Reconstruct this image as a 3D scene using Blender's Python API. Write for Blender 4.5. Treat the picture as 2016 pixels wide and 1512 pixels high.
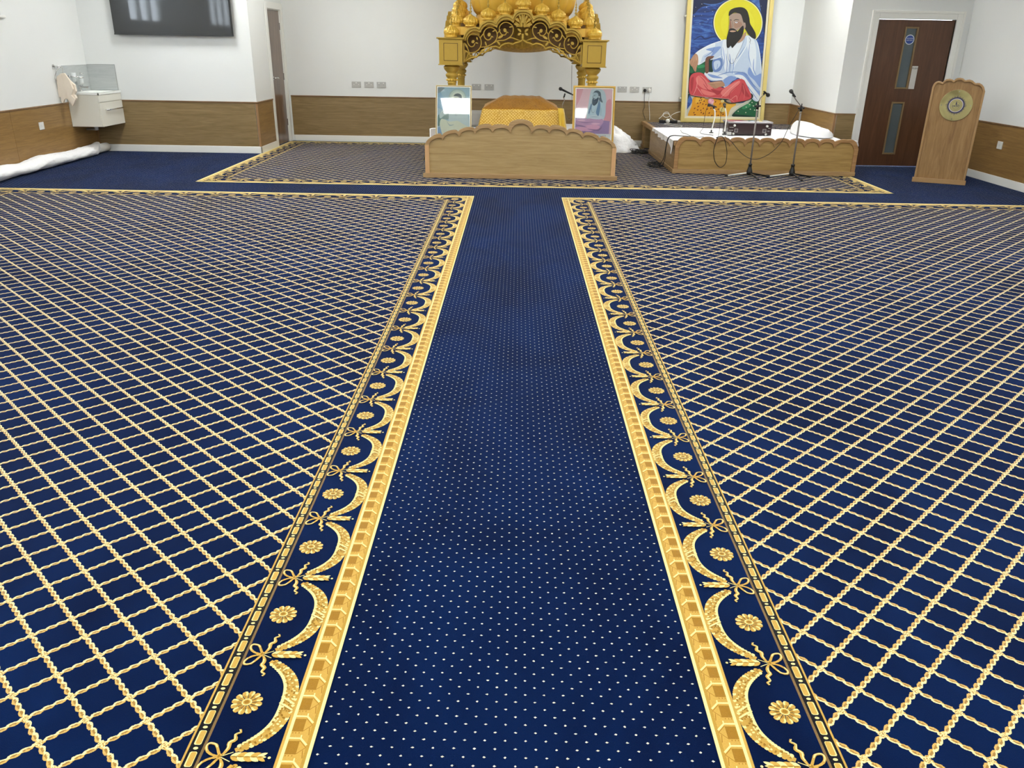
import bpy, bmesh, math, random
import numpy as np
from mathutils import Vector, Matrix

# ---------------------------------------------------------------- camera, world, exposure, lights
for o in list(bpy.data.objects): bpy.data.objects.remove(o, do_unlink=True)
SC = bpy.context.scene
COL = SC.collection
CAMZ = 1.5
F_PX, PITCH, YAW, ROLL = 1596.7, 0.3964, -0.0008, 0.0171
_fw = Vector((math.sin(YAW)*math.cos(PITCH), math.cos(YAW)*math.cos(PITCH), -math.sin(PITCH)))
_r = _fw.cross(Vector((0, 0, 1))).normalized(); _u = _r.cross(_fw)
_r2 = _r*math.cos(ROLL) + _u*math.sin(ROLL); _u2 = -_r*math.sin(ROLL) + _u*math.cos(ROLL)
camd = bpy.data.cameras.new('camera'); cam = bpy.data.objects.new('camera', camd); COL.objects.link(cam)
camd.sensor_fit = 'HORIZONTAL'; camd.sensor_width = 36.0; camd.lens = F_PX/2016*36.0
camd.clip_start = 0.05; camd.clip_end = 200
M = Matrix((_r2, _u2, -_fw)).transposed().to_4x4(); M.translation = Vector((0, 0, CAMZ))
cam.matrix_world = M
SC.camera = cam
SC.view_settings.view_transform = 'Standard'; SC.view_settings.look = 'None'
SC.view_settings.gamma = 1.0; SC.view_settings.use_curve_mapping = False
SC.view_settings.exposure = 1.0
PANEL_W = 20.0         # radiance of the ceiling light diffusers
SKY_W = 5.0
world = bpy.data.worlds.new('overcast_sky'); SC.world = world; world.use_nodes = True
bg = world.node_tree.nodes['Background']; bg.inputs[0].default_value = (0.80, 0.90, 1.0, 1); bg.inputs[1].default_value = SKY_W

def W(px, py, ax, val):
    """the place where something seen at (px, py) in the 2016x1512 frame stands, on the plane axis=val"""
    d = _fw + _r2*((px-1008)/F_PX) - _u2*((py-756)/F_PX)
    o = (0.0, 0.0, CAMZ)
    t = (val-o[ax])/d[ax]
    return Vector((t*d[0], t*d[1], CAMZ+t*d[2]))
def cr(x0, y0, s, pts): return [(x0+a/s, y0+b/s) for a, b in pts]
def XZ(pts, Y): return [(lambda v: (v.x, v.z))(W(a, b, 1, Y)) for a, b in pts]

# ---------------------------------------------------------------- material helpers
def lin(h):
    h = h.lstrip('#'); v = [int(h[i:i+2], 16)/255 for i in (0, 2, 4)]
    return tuple(c/12.92 if c <= .04045 else ((c+.055)/1.055)**2.4 for c in v) + (1,)
class E:
    nt = None
    def __init__(s, k): s.k = k
    @staticmethod
    def m(op, *a, clamp=False):
        n = E.nt.nodes.new('ShaderNodeMath'); n.operation = op; n.use_clamp = clamp
        for i, v in enumerate(a):
            if isinstance(v, E): E.nt.links.new(v.k, n.inputs[i])
            else: n.inputs[i].default_value = v
        return E(n.outputs[0])
    def __add__(s, o): return E.m('ADD', s, o)
    def __radd__(s, o): return E.m('ADD', o, s)
    def __sub__(s, o): return E.m('SUBTRACT', s, o)
    def __rsub__(s, o): return E.m('SUBTRACT', o, s)
    def __mul__(s, o): return E.m('MULTIPLY', s, o)
    def __rmul__(s, o): return E.m('MULTIPLY', o, s)
    def __truediv__(s, o): return E.m('DIVIDE', s, o)
    def abs(s): return E.m('ABSOLUTE', s)
    def rnd(s): return E.m('ROUND', s)
    def floor(s): return E.m('FLOOR', s)
    def cos(s): return E.m('COSINE', s)
    def lt(s, o): return E.m('LESS_THAN', s, o)
    def gt(s, o): return E.m('GREATER_THAN', s, o)
    def min(s, o): return E.m('MINIMUM', s, o)
    def max(s, o): return E.m('MAXIMUM', s, o)
    def sqrt(s): return E.m('SQRT', s)
def fmix(f, a, b):
    n = E.nt.nodes.new('ShaderNodeMix'); n.data_type = 'RGBA'
    for i, v in ((0, f), (6, a), (7, b)):
        if isinstance(v, E): E.nt.links.new(v.k, n.inputs[i])
        else: n.inputs[i].default_value = v
    return E(n.outputs[2])
def noise(scale, detail=3, vec=None, rough=.55, dist=0):
    n = E.nt.nodes.new('ShaderNodeTexNoise'); n.inputs['Scale'].default_value = scale
    n.inputs['Detail'].default_value = detail; n.inputs['Roughness'].default_value = rough; n.inputs['Distortion'].default_value = dist
    if vec is not None: E.nt.links.new(vec, n.inputs['Vector'])
    return E(n.outputs[0])
def mapping(src, scale=(1, 1, 1), rot=(0, 0, 0)):
    n = E.nt.nodes.new('ShaderNodeMapping'); n.inputs['Scale'].default_value = scale; n.inputs['Rotation'].default_value = rot
    E.nt.links.new(src, n.inputs['Vector']); return n.outputs[0]
def geo(): return E.nt.nodes.new('ShaderNodeNewGeometry').outputs['Position']
def objc(): return E.nt.nodes.new('ShaderNodeTexCoord').outputs['Object']
def xyz(v):
    n = E.nt.nodes.new('ShaderNodeSeparateXYZ'); E.nt.links.new(v, n.inputs[0]); return E(n.outputs[0]), E(n.outputs[1]), E(n.outputs[2])
def ramp(f, stops):
    n = E.nt.nodes.new('ShaderNodeValToRGB'); E.nt.links.new(f.k, n.inputs[0])
    e = n.color_ramp.elements
    while len(e) < len(stops): e.new(.5)
    for i, (p, c) in enumerate(stops): e[i].position = p; e[i].color = c
    return E(n.outputs[0])
MATS = {}
def mat(name, color=None, rough=.6, metal=0, build=None, bump=None, **kw):
    if name in MATS: return MATS[name]
    m = bpy.data.materials.new(name); m.use_nodes = True; E.nt = m.node_tree
    b = m.node_tree.nodes['Principled BSDF']
    b.inputs['Roughness'].default_value = rough; b.inputs['Metallic'].default_value = metal
    if color: b.inputs['Base Color'].default_value = lin(color); m.diffuse_color = lin(color)
    for k, v in kw.items():
        k = k.replace('_', ' ')
        if isinstance(v, str): v = lin(v)
        b.inputs[k].default_value = v
    if build:
        c = build(b)
        if c is not None: m.node_tree.links.new(c.k, b.inputs['Base Color'])
    if bump:
        h, st, d = bump()
        n = m.node_tree.nodes.new('ShaderNodeBump'); n.inputs['Strength'].default_value = st; n.inputs['Distance'].default_value = d
        m.node_tree.links.new(h.k, n.inputs['Height']); m.node_tree.links.new(n.outputs[0], b.inputs['Normal'])
    MATS[name] = m; return m

def plain(name, color, var=.06, scale=6, rough=.6, metal=0, bumps=None, **kw):
    """a colour with slight procedural unevenness"""
    c = lin(color); lo = tuple(x*(1-var) for x in c[:3])+(1,); hi = tuple(min(1, x*(1+var)) for x in c[:3])+(1,)
    return mat(name, color, rough, metal, build=lambda b: fmix(noise(scale, 4, objc()), lo, hi),
               bump=(lambda: (noise(bumps[0], 3, objc()), bumps[1], bumps[2])) if bumps else None, **kw)
def wood(name, base, dark, light, axis='x', scale=1.0, rough=.45, coat=0.0, streak=26):
    def b(_):
        p = objc()
        sc = {'x': (1.3, 6, streak), 'z': (streak, 6, 1.3), 'y': (6, 1.3, streak)}[axis]
        v = mapping(p, tuple(s*scale for s in sc))
        a = noise(1.0, 5, v, .6, 1.2)
        v2 = mapping(p, tuple(s*scale*4 for s in sc))
        g = noise(1.0, 3, v2, .6, .3)
        t = a*.72 + g*.28
        return ramp(t, [(.30, lin(dark)), (.48, lin(base)), (.66, lin(light))])
    return mat(name, base, rough, build=b, Coat_Weight=coat, Coat_Roughness=.2)

M_wall = plain('wall_paint', '#E1E3E2', .015, 3, .75)
M_ceil = plain('ceiling_paint', '#EDEDEA', .01, 3, .8)
M_gloss = plain('gloss_white_paint', '#E9E9E4', .01, 3, .3)
M_wains = wood('veneer_panel', '#86704A', '#755F3A', '#977F59', 'x', 1.3, .40, 0.1, 22)
M_wainsY = wood('veneer_panel_side', '#8A6A3C', '#78582E', '#9C7A48', 'y', 1.3, .40, 0.1, 22)
M_cap = wood('veneer_cap', '#7A5C3C', '#5E4428', '#937254', 'x', 1.5, .4)
M_oak = wood('light_oak', '#9E8559', '#8E7448', '#AC9468', 'x', 1.4, .5, 0.1, 20)
M_oakv = wood('lectern_oak', '#8E6C40', '#785732', '#A07E50', 'z', 1.6, .5, 0.1, 16)
M_oakedge = wood('oak_edge', '#9A7C54', '#866642', '#AE9068', 'x', 1.5, .5)
M_mahog = wood('mahogany_door', '#54341E', '#462A16', '#624028', 'z', 1.0, .40, 0.15, 14)
M_walnut = wood('walnut_door', '#5E4230', '#482E20', '#7A5C48', 'z', 1.0, .3, 0.4, 14)
M_plastic = plain('white_plastic', '#D9D9D4', .01, 3, .35)
M_greyplastic = plain('grey_plastic', '#B4B4B1', .01, 3, .35)
M_whiteplate = plain('frosted_plate', '#C9C6C0', .02, 3, .35)
M_black = plain('black_plastic', '#101012', .1, 20, .45)
M_blackmetal = plain('grey_metal', '#857F7B', .05, 20, .4, .4)
M_chrome = plain('chrome', '#D8D8D8', .02, 20, .12, 1.0)
M_white = plain('white_cloth', '#ECECED', .02, 8, .9, bumps=(11, .55, .03))
M_towel = plain('cream_towel', '#E9DCCB', .04, 40, .95, bumps=(220, .4, .003))
M_cab = plain('cream_gloss', '#DFDDD2', .01, 3, .25)
M_ceramic = plain('ceramic', '#EEF0EC', .01, 3, .12)
M_splash = mat('grey_splashback', '#A4ABAC', .3, build=lambda b: ramp(noise(1, 5, mapping(objc(), (3, 3, 26)), .6, 1), [(.3, lin('#ACB1B1')), (.7, lin('#BCC0BF'))]))

# ---------------------------------------------------------------- carpet materials
DX = DY = .1450
def carpet_base(pos, c1='#021033', c2='#051F4C'):
    big = noise(1.3, 4, mapping(pos, (1.4, .8, 1)), .6, .6)
    fine = noise(420, 2, pos)
    c = ramp(big, [(.34, lin(c1)), (.66, lin(c2))])
    return fmix(fine*.5, c, lin('#020C26'))
def tuft(): return (noise(650, 2, geo()), .55, .004)
def pins(b):
    pos = geo(); x, y, z = xyz(pos)
    n = noise(260, 2, pos) - .5
    xs = (x + .2164)/.0475; ys = (y - 1.3524)/.0486
    def dd(a, b_):
        fx = (a - a.rnd()).abs()*.0475; fy = (b_ - b_.rnd()).abs()*.0486
        return fx*.72 + fy*.95
    d = dd(xs, ys).min(dd(xs + .5, ys + .5)) + n*.0042
    return fmix(d.lt(.0028), carpet_base(pos), lin('#CFCCBC'))
SHEEN = dict(Sheen_Weight=.09, Sheen_Roughness=.30, Sheen_Tint='#B4CCFF', Specular_IOR_Level=.04)
M_pins = mat('pin_dot_carpet', '#132A6A', .95, build=pins, bump=tuft, **SHEEN)
def lattice(x0, y0, flip):
    def f(b):
        pos = geo(); x, y, z = xyz(pos)
        nz = noise(230, 2, pos) - .5
        nz2 = noise(330, 1, mapping(pos, (1, 1, 1), (0, 0, 1))) - .5
        P = (x - x0)/DX; Q = (y - y0)/DY
        a = P + Q; bb = P - Q; D = DX/math.sqrt(2)
        ra = a - a.rnd(); rb = bb - bb.rnd()
        masks = []; lights = []; cores = []
        for (r, s, sg) in ((ra, bb, 1.0), (rb, a, -1.0)):
            sd = r*D + nz*.0035
            ph = s*4.0 + r*(2.4*sg*flip)
            env = (ph*math.pi).cos().abs()
            h = env*.0047 + .0034
            mk = (h - sd.abs() + nz2*.004).gt(0)
            masks.append(mk); t = sd/h
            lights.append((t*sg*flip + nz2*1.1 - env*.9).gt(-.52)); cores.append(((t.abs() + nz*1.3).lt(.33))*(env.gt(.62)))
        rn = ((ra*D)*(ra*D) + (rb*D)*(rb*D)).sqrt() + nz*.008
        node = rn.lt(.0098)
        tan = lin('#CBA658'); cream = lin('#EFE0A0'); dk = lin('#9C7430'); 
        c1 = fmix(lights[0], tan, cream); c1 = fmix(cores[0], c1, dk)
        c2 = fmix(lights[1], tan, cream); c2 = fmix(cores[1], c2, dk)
        base = carpet_base(pos)
        c = fmix(masks[0], base, c1); c = fmix(masks[1], c, c2)
        anym = masks[0].max(masks[1]).max(node)
        E.nt.links.new((anym*.55+.09).k, b.inputs['Sheen Weight'])
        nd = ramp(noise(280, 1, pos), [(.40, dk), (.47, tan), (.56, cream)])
        return fmix(node, c, nd)
    return f
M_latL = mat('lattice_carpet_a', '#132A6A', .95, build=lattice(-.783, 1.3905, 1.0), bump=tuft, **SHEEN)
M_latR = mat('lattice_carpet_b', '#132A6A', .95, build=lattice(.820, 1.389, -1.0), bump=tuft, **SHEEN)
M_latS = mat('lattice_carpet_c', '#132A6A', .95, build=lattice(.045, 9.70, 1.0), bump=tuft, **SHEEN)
M_navy = mat('navy_carpet', '#132A6A', .95, build=lambda b: carpet_base(geo()), bump=tuft, **SHEEN)
def yarn(name, c):
    cc = lin(c); lo = tuple(v*.80 for v in cc[:3])+(1,); hi = tuple(min(1, v*1.12) for v in cc[:3])+(1,)
    return mat(name, c, .95, build=lambda b: fmix(noise(300, 2, geo()), lo, hi), bump=tuft, Specular_IOR_Level=.08, Sheen_Weight=.35, Sheen_Roughness=.3, Sheen_Tint='#FFFBE8')
YC = [yarn('cream_yarn', '#EBDC96'), yarn('tan_yarn', '#C69E4A'), yarn('gold_yarn', '#9A7022'), yarn('brown_yarn', '#7C623C'), yarn('black_yarn', '#060612'), yarn('straw_yarn', '#B58E3A')]
CR, TA, GO, BR, BK, ST = range(6)

# gilding
M_gold = plain('gold_paint', '#B5953B', .10, 10, .40, .32, bumps=(60, .06, .004))
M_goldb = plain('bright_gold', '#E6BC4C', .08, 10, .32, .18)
M_goldd = plain('shadow_gold', '#5E4216', .1, 10, .6, .1)  # gilding with shade painted in, for recesses and the canopy's inside
M_goldcloth = mat('gold_drape', '#A88A2C', .6, build=lambda b: ramp(noise(1, 3, mapping(objc(), (30, 30, 3))), [(.3, lin('#8E7224')), (.7, lin('#C4A23C'))]))

# ---------------------------------------------------------------- object helpers
def link(name, me, parent=None):
    o = bpy.data.objects.new(name, me); COL.objects.link(o)
    if parent is not None: o.parent = parent
    return o
def tag(o, label=None, cat=None, group=None, kind=None):
    if label: o['label'] = label
    if cat: o['category'] = cat
    if group: o['group'] = group
    if kind: o['kind'] = kind
    return o
def thing(name, label, cat, loc=(0, 0, 0), rz=0, group=None):
    o = bpy.data.objects.new(name, None); COL.objects.link(o); o.empty_display_size = .1
    o.location = loc; o.rotation_euler = (0, 0, rz); return tag(o, label, cat, group)
def copy_tree(o, parent=None):
    c = o.copy(); COL.objects.link(c); c.parent = parent
    for ch in o.children: copy_tree(ch, c)
    return c

class MB:
    """collects shapes; build() links them as ONE mesh object. World coordinates unless the parent is placed at its own spot and org=False."""
    def __init__(s): s.v = []; s.f = []; s.mi = []; s.sm = []
    def add(s, vs, fs, mi=0, smooth=False):
        n = len(s.v); s.v += [tuple(p) for p in vs]; s.f += [tuple(i+n for i in f) for f in fs]
        s.mi += [mi]*len(fs); s.sm += [smooth]*len(fs); return s
    def box(s, x0, x1, y0, y1, z0, z1, mi=0):
        v = [(x, y, z) for z in (z0, z1) for y in (y0, y1) for x in (x0, x1)]
        return s.add(v, [(0, 2, 3, 1), (4, 5, 7, 6), (0, 1, 5, 4), (2, 6, 7, 3), (0, 4, 6, 2), (1, 3, 7, 5)], mi)
    def prism(s, pts, d0, d1, plane='xz', mi=0):
        """extrude a 2D outline; plane xz along y, yz along x, xy along z"""
        f3 = {'xz': lambda a, b, d: (a, d, b), 'yz': lambda a, b, d: (d, a, b), 'xy': lambda a, b, d: (a, b, d)}[plane]
        n = len(pts); vs = [f3(a, b, d0) for a, b in pts]+[f3(a, b, d1) for a, b in pts]
        fs = [tuple(range(n))[::-1], tuple(range(n, 2*n))]+[(i, (i+1) % n, n+(i+1) % n, n+i) for i in range(n)]
        return s.add(vs, fs, mi)
    def band(s, outer, inner, d0, d1, plane='xz', mi=0):
        """a ribbon between two open outlines of equal length, extruded"""
        f3 = {'xz': lambda a, b, d: (a, d, b), 'yz': lambda a, b, d: (d, a, b), 'xy': lambda a, b, d: (a, b, d)}[plane]
        n = len(outer); vs = []
        for d in (d0, d1): vs += [f3(a, b, d) for a, b in outer]+[f3(a, b, d) for a, b in inner]
        fs = []
        for i in range(n-1):
            fs += [(i, i+1, n+i+1, n+i), (2*n+i, 3*n+i, 3*n+i+1, 2*n+i+1), (i, 2*n+i, 2*n+i+1, i+1), (n+i, n+i+1, 3*n+i+1, 3*n+i)]
        fs += [(0, n, 3*n, 2*n), (n-1, 3*n-1, 4*n-1, 2*n-1)]
        return s.add(vs, fs, mi)
    def tube(s, pts, r, seg=8, mi=0, closed=False, flat=1.0):
        pts = [Vector(p) for p in pts]; n = len(pts); rr = r if isinstance(r, (list, tuple)) else [r]*n
        vs = []; up = Vector((0, 0, 1)); prev = None
        for i, p in enumerate(pts):
            t = (pts[min(i+1, n-1)]-pts[max(i-1, 0)])
            if closed: t = pts[(i+1) % n]-pts[i-1]
            if t.length < 1e-9: t = Vector((0, 0, 1))
            t.normalize()
            if prev is None: a = t.cross(up) if abs(t.dot(up)) < .95 else t.cross(Vector((1, 0, 0)))
            else: a = prev-t*prev.dot(t)
            a.normalize(); prev = a; b = t.cross(a)
            for k in range(seg):
                an = 2*math.pi*k/seg; vs.append(p+(a*math.cos(an)+b*math.sin(an)*flat)*rr[i])
        fs = []
        for i in range(n if closed else n-1):
            j = (i+1) % n
            fs += [(i*seg+k, i*seg+(k+1) % seg, j*seg+(k+1) % seg, j*seg+k) for k in range(seg)]
        if not closed: fs += [tuple(range(seg))[::-1], tuple((n-1)*seg+k for k in range(seg))]
        return s.add(vs, fs, mi, True)
    def lathe(s, prof, c=(0, 0, 0), seg=24, mi=0, rad=None, smooth=True, cap=True):
        """prof: list of (r, z); rad(angle, i) scales the radius"""
        vs = []
        for i, (r, z) in enumerate(prof):
            for k in range(seg):
                an = 2*math.pi*k/seg; q = r*(rad(an, i) if rad else 1)
                vs.append((c[0]+q*math.cos(an), c[1]+q*math.sin(an), c[2]+z))
        fs = []
        for i in range(len(prof)-1):
            fs += [(i*seg+k, i*seg+(k+1) % seg, (i+1)*seg+(k+1) % seg, (i+1)*seg+k) for k in range(seg)]
        if cap: fs += [tuple(range(seg))[::-1], tuple((len(prof)-1)*seg+k for k in range(seg))]
        return s.add(vs, fs, mi, smooth)
    def disc(s, c, r, d0, d1, plane='xz', seg=32, mi=0):
        return s.prism([(c[0]+r*math.cos(2*math.pi*k/seg), c[1]+r*math.sin(2*math.pi*k/seg)) for k in range(seg)], d0, d1, plane, mi)
    def grid(s, fn, nu, nv, mi=0, smooth=True, closed_u=False):
        vs = [fn(i/nu, j/nv) for j in range(nv+1) for i in range(nu if closed_u else nu+1)]
        w = nu if closed_u else nu+1
        fs = [(j*w+i, j*w+(i+1) % w, (j+1)*w+(i+1) % w, (j+1)*w+i) for j in range(nv) for i in range(nu)]
        return s.add(vs, fs, mi, smooth)
    def build(s, name, mats, parent=None, local=False, bevel=0, fix=True):
        me = bpy.data.meshes.new(name)
        off = Vector((0, 0, 0))
        if parent is not None and not local:
            pm = chain(parent)
            inv = pm.inverted(); vv = [tuple(inv @ Vector(p)) for p in s.v]
        else: vv = s.v
        me.from_pydata(vv, [], s.f)
        for m in (mats if isinstance(mats, (list, tuple)) else [mats]): me.materials.append(m)
        me.polygons.foreach_set('material_index', s.mi); me.polygons.foreach_set('use_smooth', s.sm)
        if fix:
            bm = bmesh.new(); bm.from_mesh(me); bmesh.ops.recalc_face_normals(bm, faces=bm.faces); bm.to_mesh(me); bm.free()
        me.update()
        o = link(name, me, parent)
        if bevel:
            md = o.modifiers.new('edge', 'BEVEL'); md.width = bevel; md.segments = 2; md.limit_method = 'ANGLE'; md.angle_limit = math.radians(40)
        return o
def chain(o):
    m = Matrix.Identity(4)
    while o is not None:
        m = (Matrix.Translation(o.location) @ o.rotation_euler.to_matrix().to_4x4()) @ m; o = o.parent
    return m
def spline(pts, n=8, closed=False):
    """Catmull-Rom through 2D or 3D points"""
    P = [Vector(p) if len(p) == 3 else Vector((p[0], p[1], 0)) for p in pts]; out = []; L = len(P)
    for i in range(L if closed else L-1):
        if closed: a, b, c, d = P[i-1], P[i], P[(i+1) % L], P[(i+2) % L]
        else: a, b, c, d = P[max(i-1, 0)], P[i], P[i+1], P[min(i+2, L-1)]
        for k in range(n):
            t = k/n
            out.append(.5*((2*b)+(c-a)*t+(2*a-5*b+4*c-d)*t*t+(3*b-a-3*c+d)*t*t*t))
    if not closed: out.append(P[-1])
    return [tuple(v) if len(pts[0]) == 3 else (v.x, v.y) for v in out]
def text(body, size, mtl, parent, loc, rot, name='lettering', extrude=.0004, align='CENTER'):
    cu = bpy.data.curves.new(name, 'FONT'); cu.body = body; cu.size = size; cu.extrude = extrude; cu.align_x = align; cu.align_y = 'CENTER'
    tmp = bpy.data.objects.new('t', cu); COL.objects.link(tmp)
    dg = bpy.context.evaluated_depsgraph_get(); me = bpy.data.meshes.new_from_object(tmp.evaluated_get(dg))
    bpy.data.objects.remove(tmp, do_unlink=True)
    me.materials.clear(); me.materials.append(mtl)
    o = link(name, me, parent)
    mw = Matrix.Translation(loc) @ rot.to_4x4()
    if parent is not None: mw = chain(parent).inverted() @ mw
    me.transform(mw); return o
RX = Matrix.Rotation(math.pi/2, 3, 'X')       # lettering that stands and faces the room (-Y)

# ================================================================ the room
XL, XR, YR, YT, YB, YD = -5.97, 5.94, -4.0, 12.0, 13.70, 11.73     # left, right, rear, screen wall, back, door wall
XRET, XSTEP, CEIL, T = -3.66, 4.36, 3.05, .12
def struct(name, mb, m, parent=None, **k):
    o = mb.build(name, m, parent, **k); 
    if parent is None: o['kind'] = 'structure'
    return o
struct('floor', MB().box(XL-T, XR+T, YR-T, YB+T, -.15, 0), M_pins)
struct('ceiling', MB().box(XL-T, XR+T, YR-T, YB+T, CEIL, CEIL+.12), M_ceil)
# left wall with openings for the windows
WINS = [(8.90, 10.22), (5.30, 6.62), (1.7, 3.02), (-1.9, -.58)]; WZ0, WZ1 = 1.72, 2.62
wl = MB(); ys = [YR] + [v for w in sorted(WINS) for v in w] + [YT]
for i in range(0, len(ys), 2): wl.box(XL-T, XL, ys[i], ys[i+1], 0, CEIL)
for a, b in WINS: wl.box(XL-T, XL, a, b, 0, WZ0); wl.box(XL-T, XL, a, b, WZ1, CEIL)
wall_left = struct('wall_left', wl, M_wall)
wall_screen = struct('wall_alcove', MB().box(XL-T, XRET, YT, YT+T, 0, CEIL), M_wall)
DZ1 = 1.93; D1A, D1B = 12.87, 13.60
wall_return = struct('wall_return', MB().box(XRET-T, XRET, YT+T, D1A, 0, CEIL).box(XRET-T, XRET, D1B, YB, 0, CEIL).box(XRET-T, XRET, D1A, D1B, DZ1, CEIL), M_wall)
wall_back = struct('wall_back', MB().box(XRET-T, XSTEP+T, YB, YB+T, 0, CEIL).box(-.11, .255, YB-.10, YB, 0, CEIL), M_wall)
wall_step = struct('wall_step', MB().box(XSTEP, XSTEP+T, YD, YB, 0, CEIL), M_wall)
D2A, D2B, D2Z = 4.735, 5.755, 1.89
wall_door = struct('wall_door', MB().box(XSTEP+T, D2A, YD, YD+T, 0, CEIL).box(D2B, XR+T, YD, YD+T, 0, CEIL).box(D2A, D2B, YD, YD+T, D2Z, CEIL), M_wall)
wall_right = struct('wall_right', MB().box(XR, XR+T, YR, YD, 0, CEIL), M_wall)
wall_rear = struct('wall_rear', MB().box(XL-T, XR+T, YR-T, YR, 0, CEIL), M_wall)

# windows: frame, mullions, panes, sill
M_glass = mat('window_glass', '#FFFFFF', .02, Transmission_Weight=1.0, IOR=1.05)
M_blind = plain('frosted_film', '#F2F2EE', .01, 3, .6, Transmission_Weight=.0)
for i, (a, b) in enumerate(WINS):
    x0, x1 = XL-.09, XL-.03
    w = MB().box(x0, x1, a, b, WZ0, WZ0+.05).box(x0, x1, a, b, WZ1-.05, WZ1).box(x0, x1, a, a+.05, WZ0+.05, WZ1-.05).box(x0, x1, b-.05, b, WZ0+.05, WZ1-.05)
    wd = (b-a-.1)/3
    for k in (1, 2): w.box(x0, x1, a+.05+wd*k-.025, a+.05+wd*k+.025, WZ0+.05, WZ1-.05)
    wo = struct('window_%d' % (i+1), w, M_gloss)
    for k in range(3):
        p0 = a+.05+wd*k+(.025 if k else 0); p1 = a+.05+wd*(k+1)-(.025 if k < 2 else 0)
        MB().box(x0+.025, x0+.031, p0, p1, WZ0+.05, WZ1-.05).build('pane', M_glass, wo)
    MB().box(XL-.03, XL+.03, a-.04, b+.04, WZ0-.03, WZ0).build('window_sill', M_gloss, wo, bevel=.005)

# wainscot: panels and cap strip on each wall, skirting below
Z0, Z1 = .095, .682
def wains(wall, segs, m, axis, face, sign, corner=None):
    """panels standing 9 mm proud of the wall; axis is the direction they run in"""
    for a, b in segs:
        a2, b2 = a+.0018, b-.0018
        g = MB()
        lo, hi = sorted((face, face+sign*.009))
        if axis == 'x': g.box(a2, b2, lo, hi, Z0, Z1)
        else: g.box(lo, hi, a2, b2, Z0, Z1)
        g.build('panel', m, wall, bevel=.0015)
def run(name, kind_mb, m): return struct(name, kind_mb, m, bevel=.004)
def strip(axis, face, sign, a, b, th, z0, z1):
    lo, hi = sorted((face, face+sign*th))
    return MB().box(a, b, lo, hi, z0, z1) if axis == 'x' else MB().box(lo, hi, a, b, z0, z1)
wains(wall_left, [(-4, -2.03), (-2.03, -.03), (-.03, 1.97), (1.97, 3.97), (3.97, 5.97), (5.97, 7.97), (7.97, 9.97), (9.97, 11.99)], M_wainsY, 'y', XL, 1)
wains(wall_screen, [(-5.96, -3.685)], M_wains, 'x', YT, -1)
wains(wall_return, [(12.0, 12.775)], M_wainsY, 'y', XRET, 1)
wains(wall_back, [(-3.62, -1.3), (-1.3, -.12), (.265, 1.4), (1.4, 3.4), (3.4, 4.35)], M_wains, 'x', YB, -1)
wains(wall_step, [(YD-.0, 13.69)], M_wainsY, 'y', XSTEP, -1)
wains(wall_door, [(4.385, 4.655)], M_wains, 'x', YD, -1)
wains(wall_right, [(-4, -2.27), (-2.27, -.27), (-.27, 1.73), (1.73, 3.73), (3.73, 5.73), (5.73, 7.73), (7.73, 9.73), (9.73, 11.72)], M_wainsY, 'y', XR, -1)
M_corner = plain('corner_bead', '#94714B', .05, 10, .5)
MB().box(XRET-.02, XRET+.012, YT-.012, YT+.012, Z0, Z1).build('corner_strip', M_corner, wall_screen)
MB().box(XL+.009, XL+.022, YT-.022, YT-.009, Z0, Z1).build('corner_strip', M_corner, wall_left)
MB().box(XSTEP-.012, XSTEP+.02, YD-.012, YD+.015, Z0, Z1).build('corner_strip', M_corner, wall_step)
MB().box(XSTEP-.022, XSTEP-.009, YB-.022, YB-.009, Z0, Z1).build('corner_strip', M_corner, wall_back)
n = 0
for axis, face, sg, a, b in [('y', XL, 1, YR, YT), ('x', YT, -1, XL, XRET+.014), ('y', XRET, 1, YT-.014, 12.775), ('x', YB, -1, -3.62, -.11), ('x', YB, -1, .255, XSTEP),
                             ('y', XSTEP, -1, YD-.014, YB), ('x', YD, -1, XSTEP-.014, 4.655), ('y', XR, -1, YR, YD)]:
    n += 1; run('trim_%d' % n, strip(axis, face, sg, a, b, .018, Z1, Z1+.018), M_cap)
for nm, axis, face, sg, a, b in [('left', 'y', XL, 1, YR, YT), ('alcove', 'x', YT, -1, XL, XRET+.018), ('return', 'y', XRET, 1, YT-.018, 12.775), ('back', 'x', YB, -1, -3.60, XSTEP),
                                 ('step', 'y', XSTEP, -1, YD-.018, YB), ('door', 'x', YD, -1, XSTEP-.018, 4.655), ('right', 'y', XR, -1, YR, YD), ('rear', 'x', YR, 1, XL, XR)]:
    run('baseboard_'+nm, strip(axis, face, sg, a, b, .018, 0, Z0), M_gloss)

# door_1 in the return wall
d1 = MB().box(XRET-.06, XRET-.02, D1A+.01, D1B-.01, .008, DZ1-.005).build('door_1', M_walnut); d1['kind'] = 'structure'
f = MB(); 
for a, b in ((12.775, D1A), (D1B, 13.69)): f.box(XRET, XRET+.018, a, b, 0, DZ1+.09)
f.box(XRET, XRET+.018, D1A, D1B, DZ1, DZ1+.09)
f.box(XRET-T, XRET, D1A, D1A+.012, 0, DZ1).box(XRET-T, XRET, D1B-.012, D1B, 0, DZ1).box(XRET-T, XRET, D1A, D1B, DZ1-.012, DZ1)
f.build('door_frame', M_gloss, d1, bevel=.004)
h = MB().tube([(XRET-.02, 13.0, .975), (XRET+.03, 13.0, .975)], .010).tube([(XRET+.03, 12.995, .975), (XRET+.035, 13.06, .98), (XRET+.03, 13.12, .975)], .009)
h.disc((13.0, .975), .026, XRET-.021, XRET-.012, 'yz', 24)
h.build('door_handle', M_chrome, d1)
for z in (.30, .98, 1.70): MB().box(XRET-.022, XRET-.008, D1B-.022, D1B-.010, z-.05, z+.05).build('hinge', M_chrome, d1)

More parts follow.
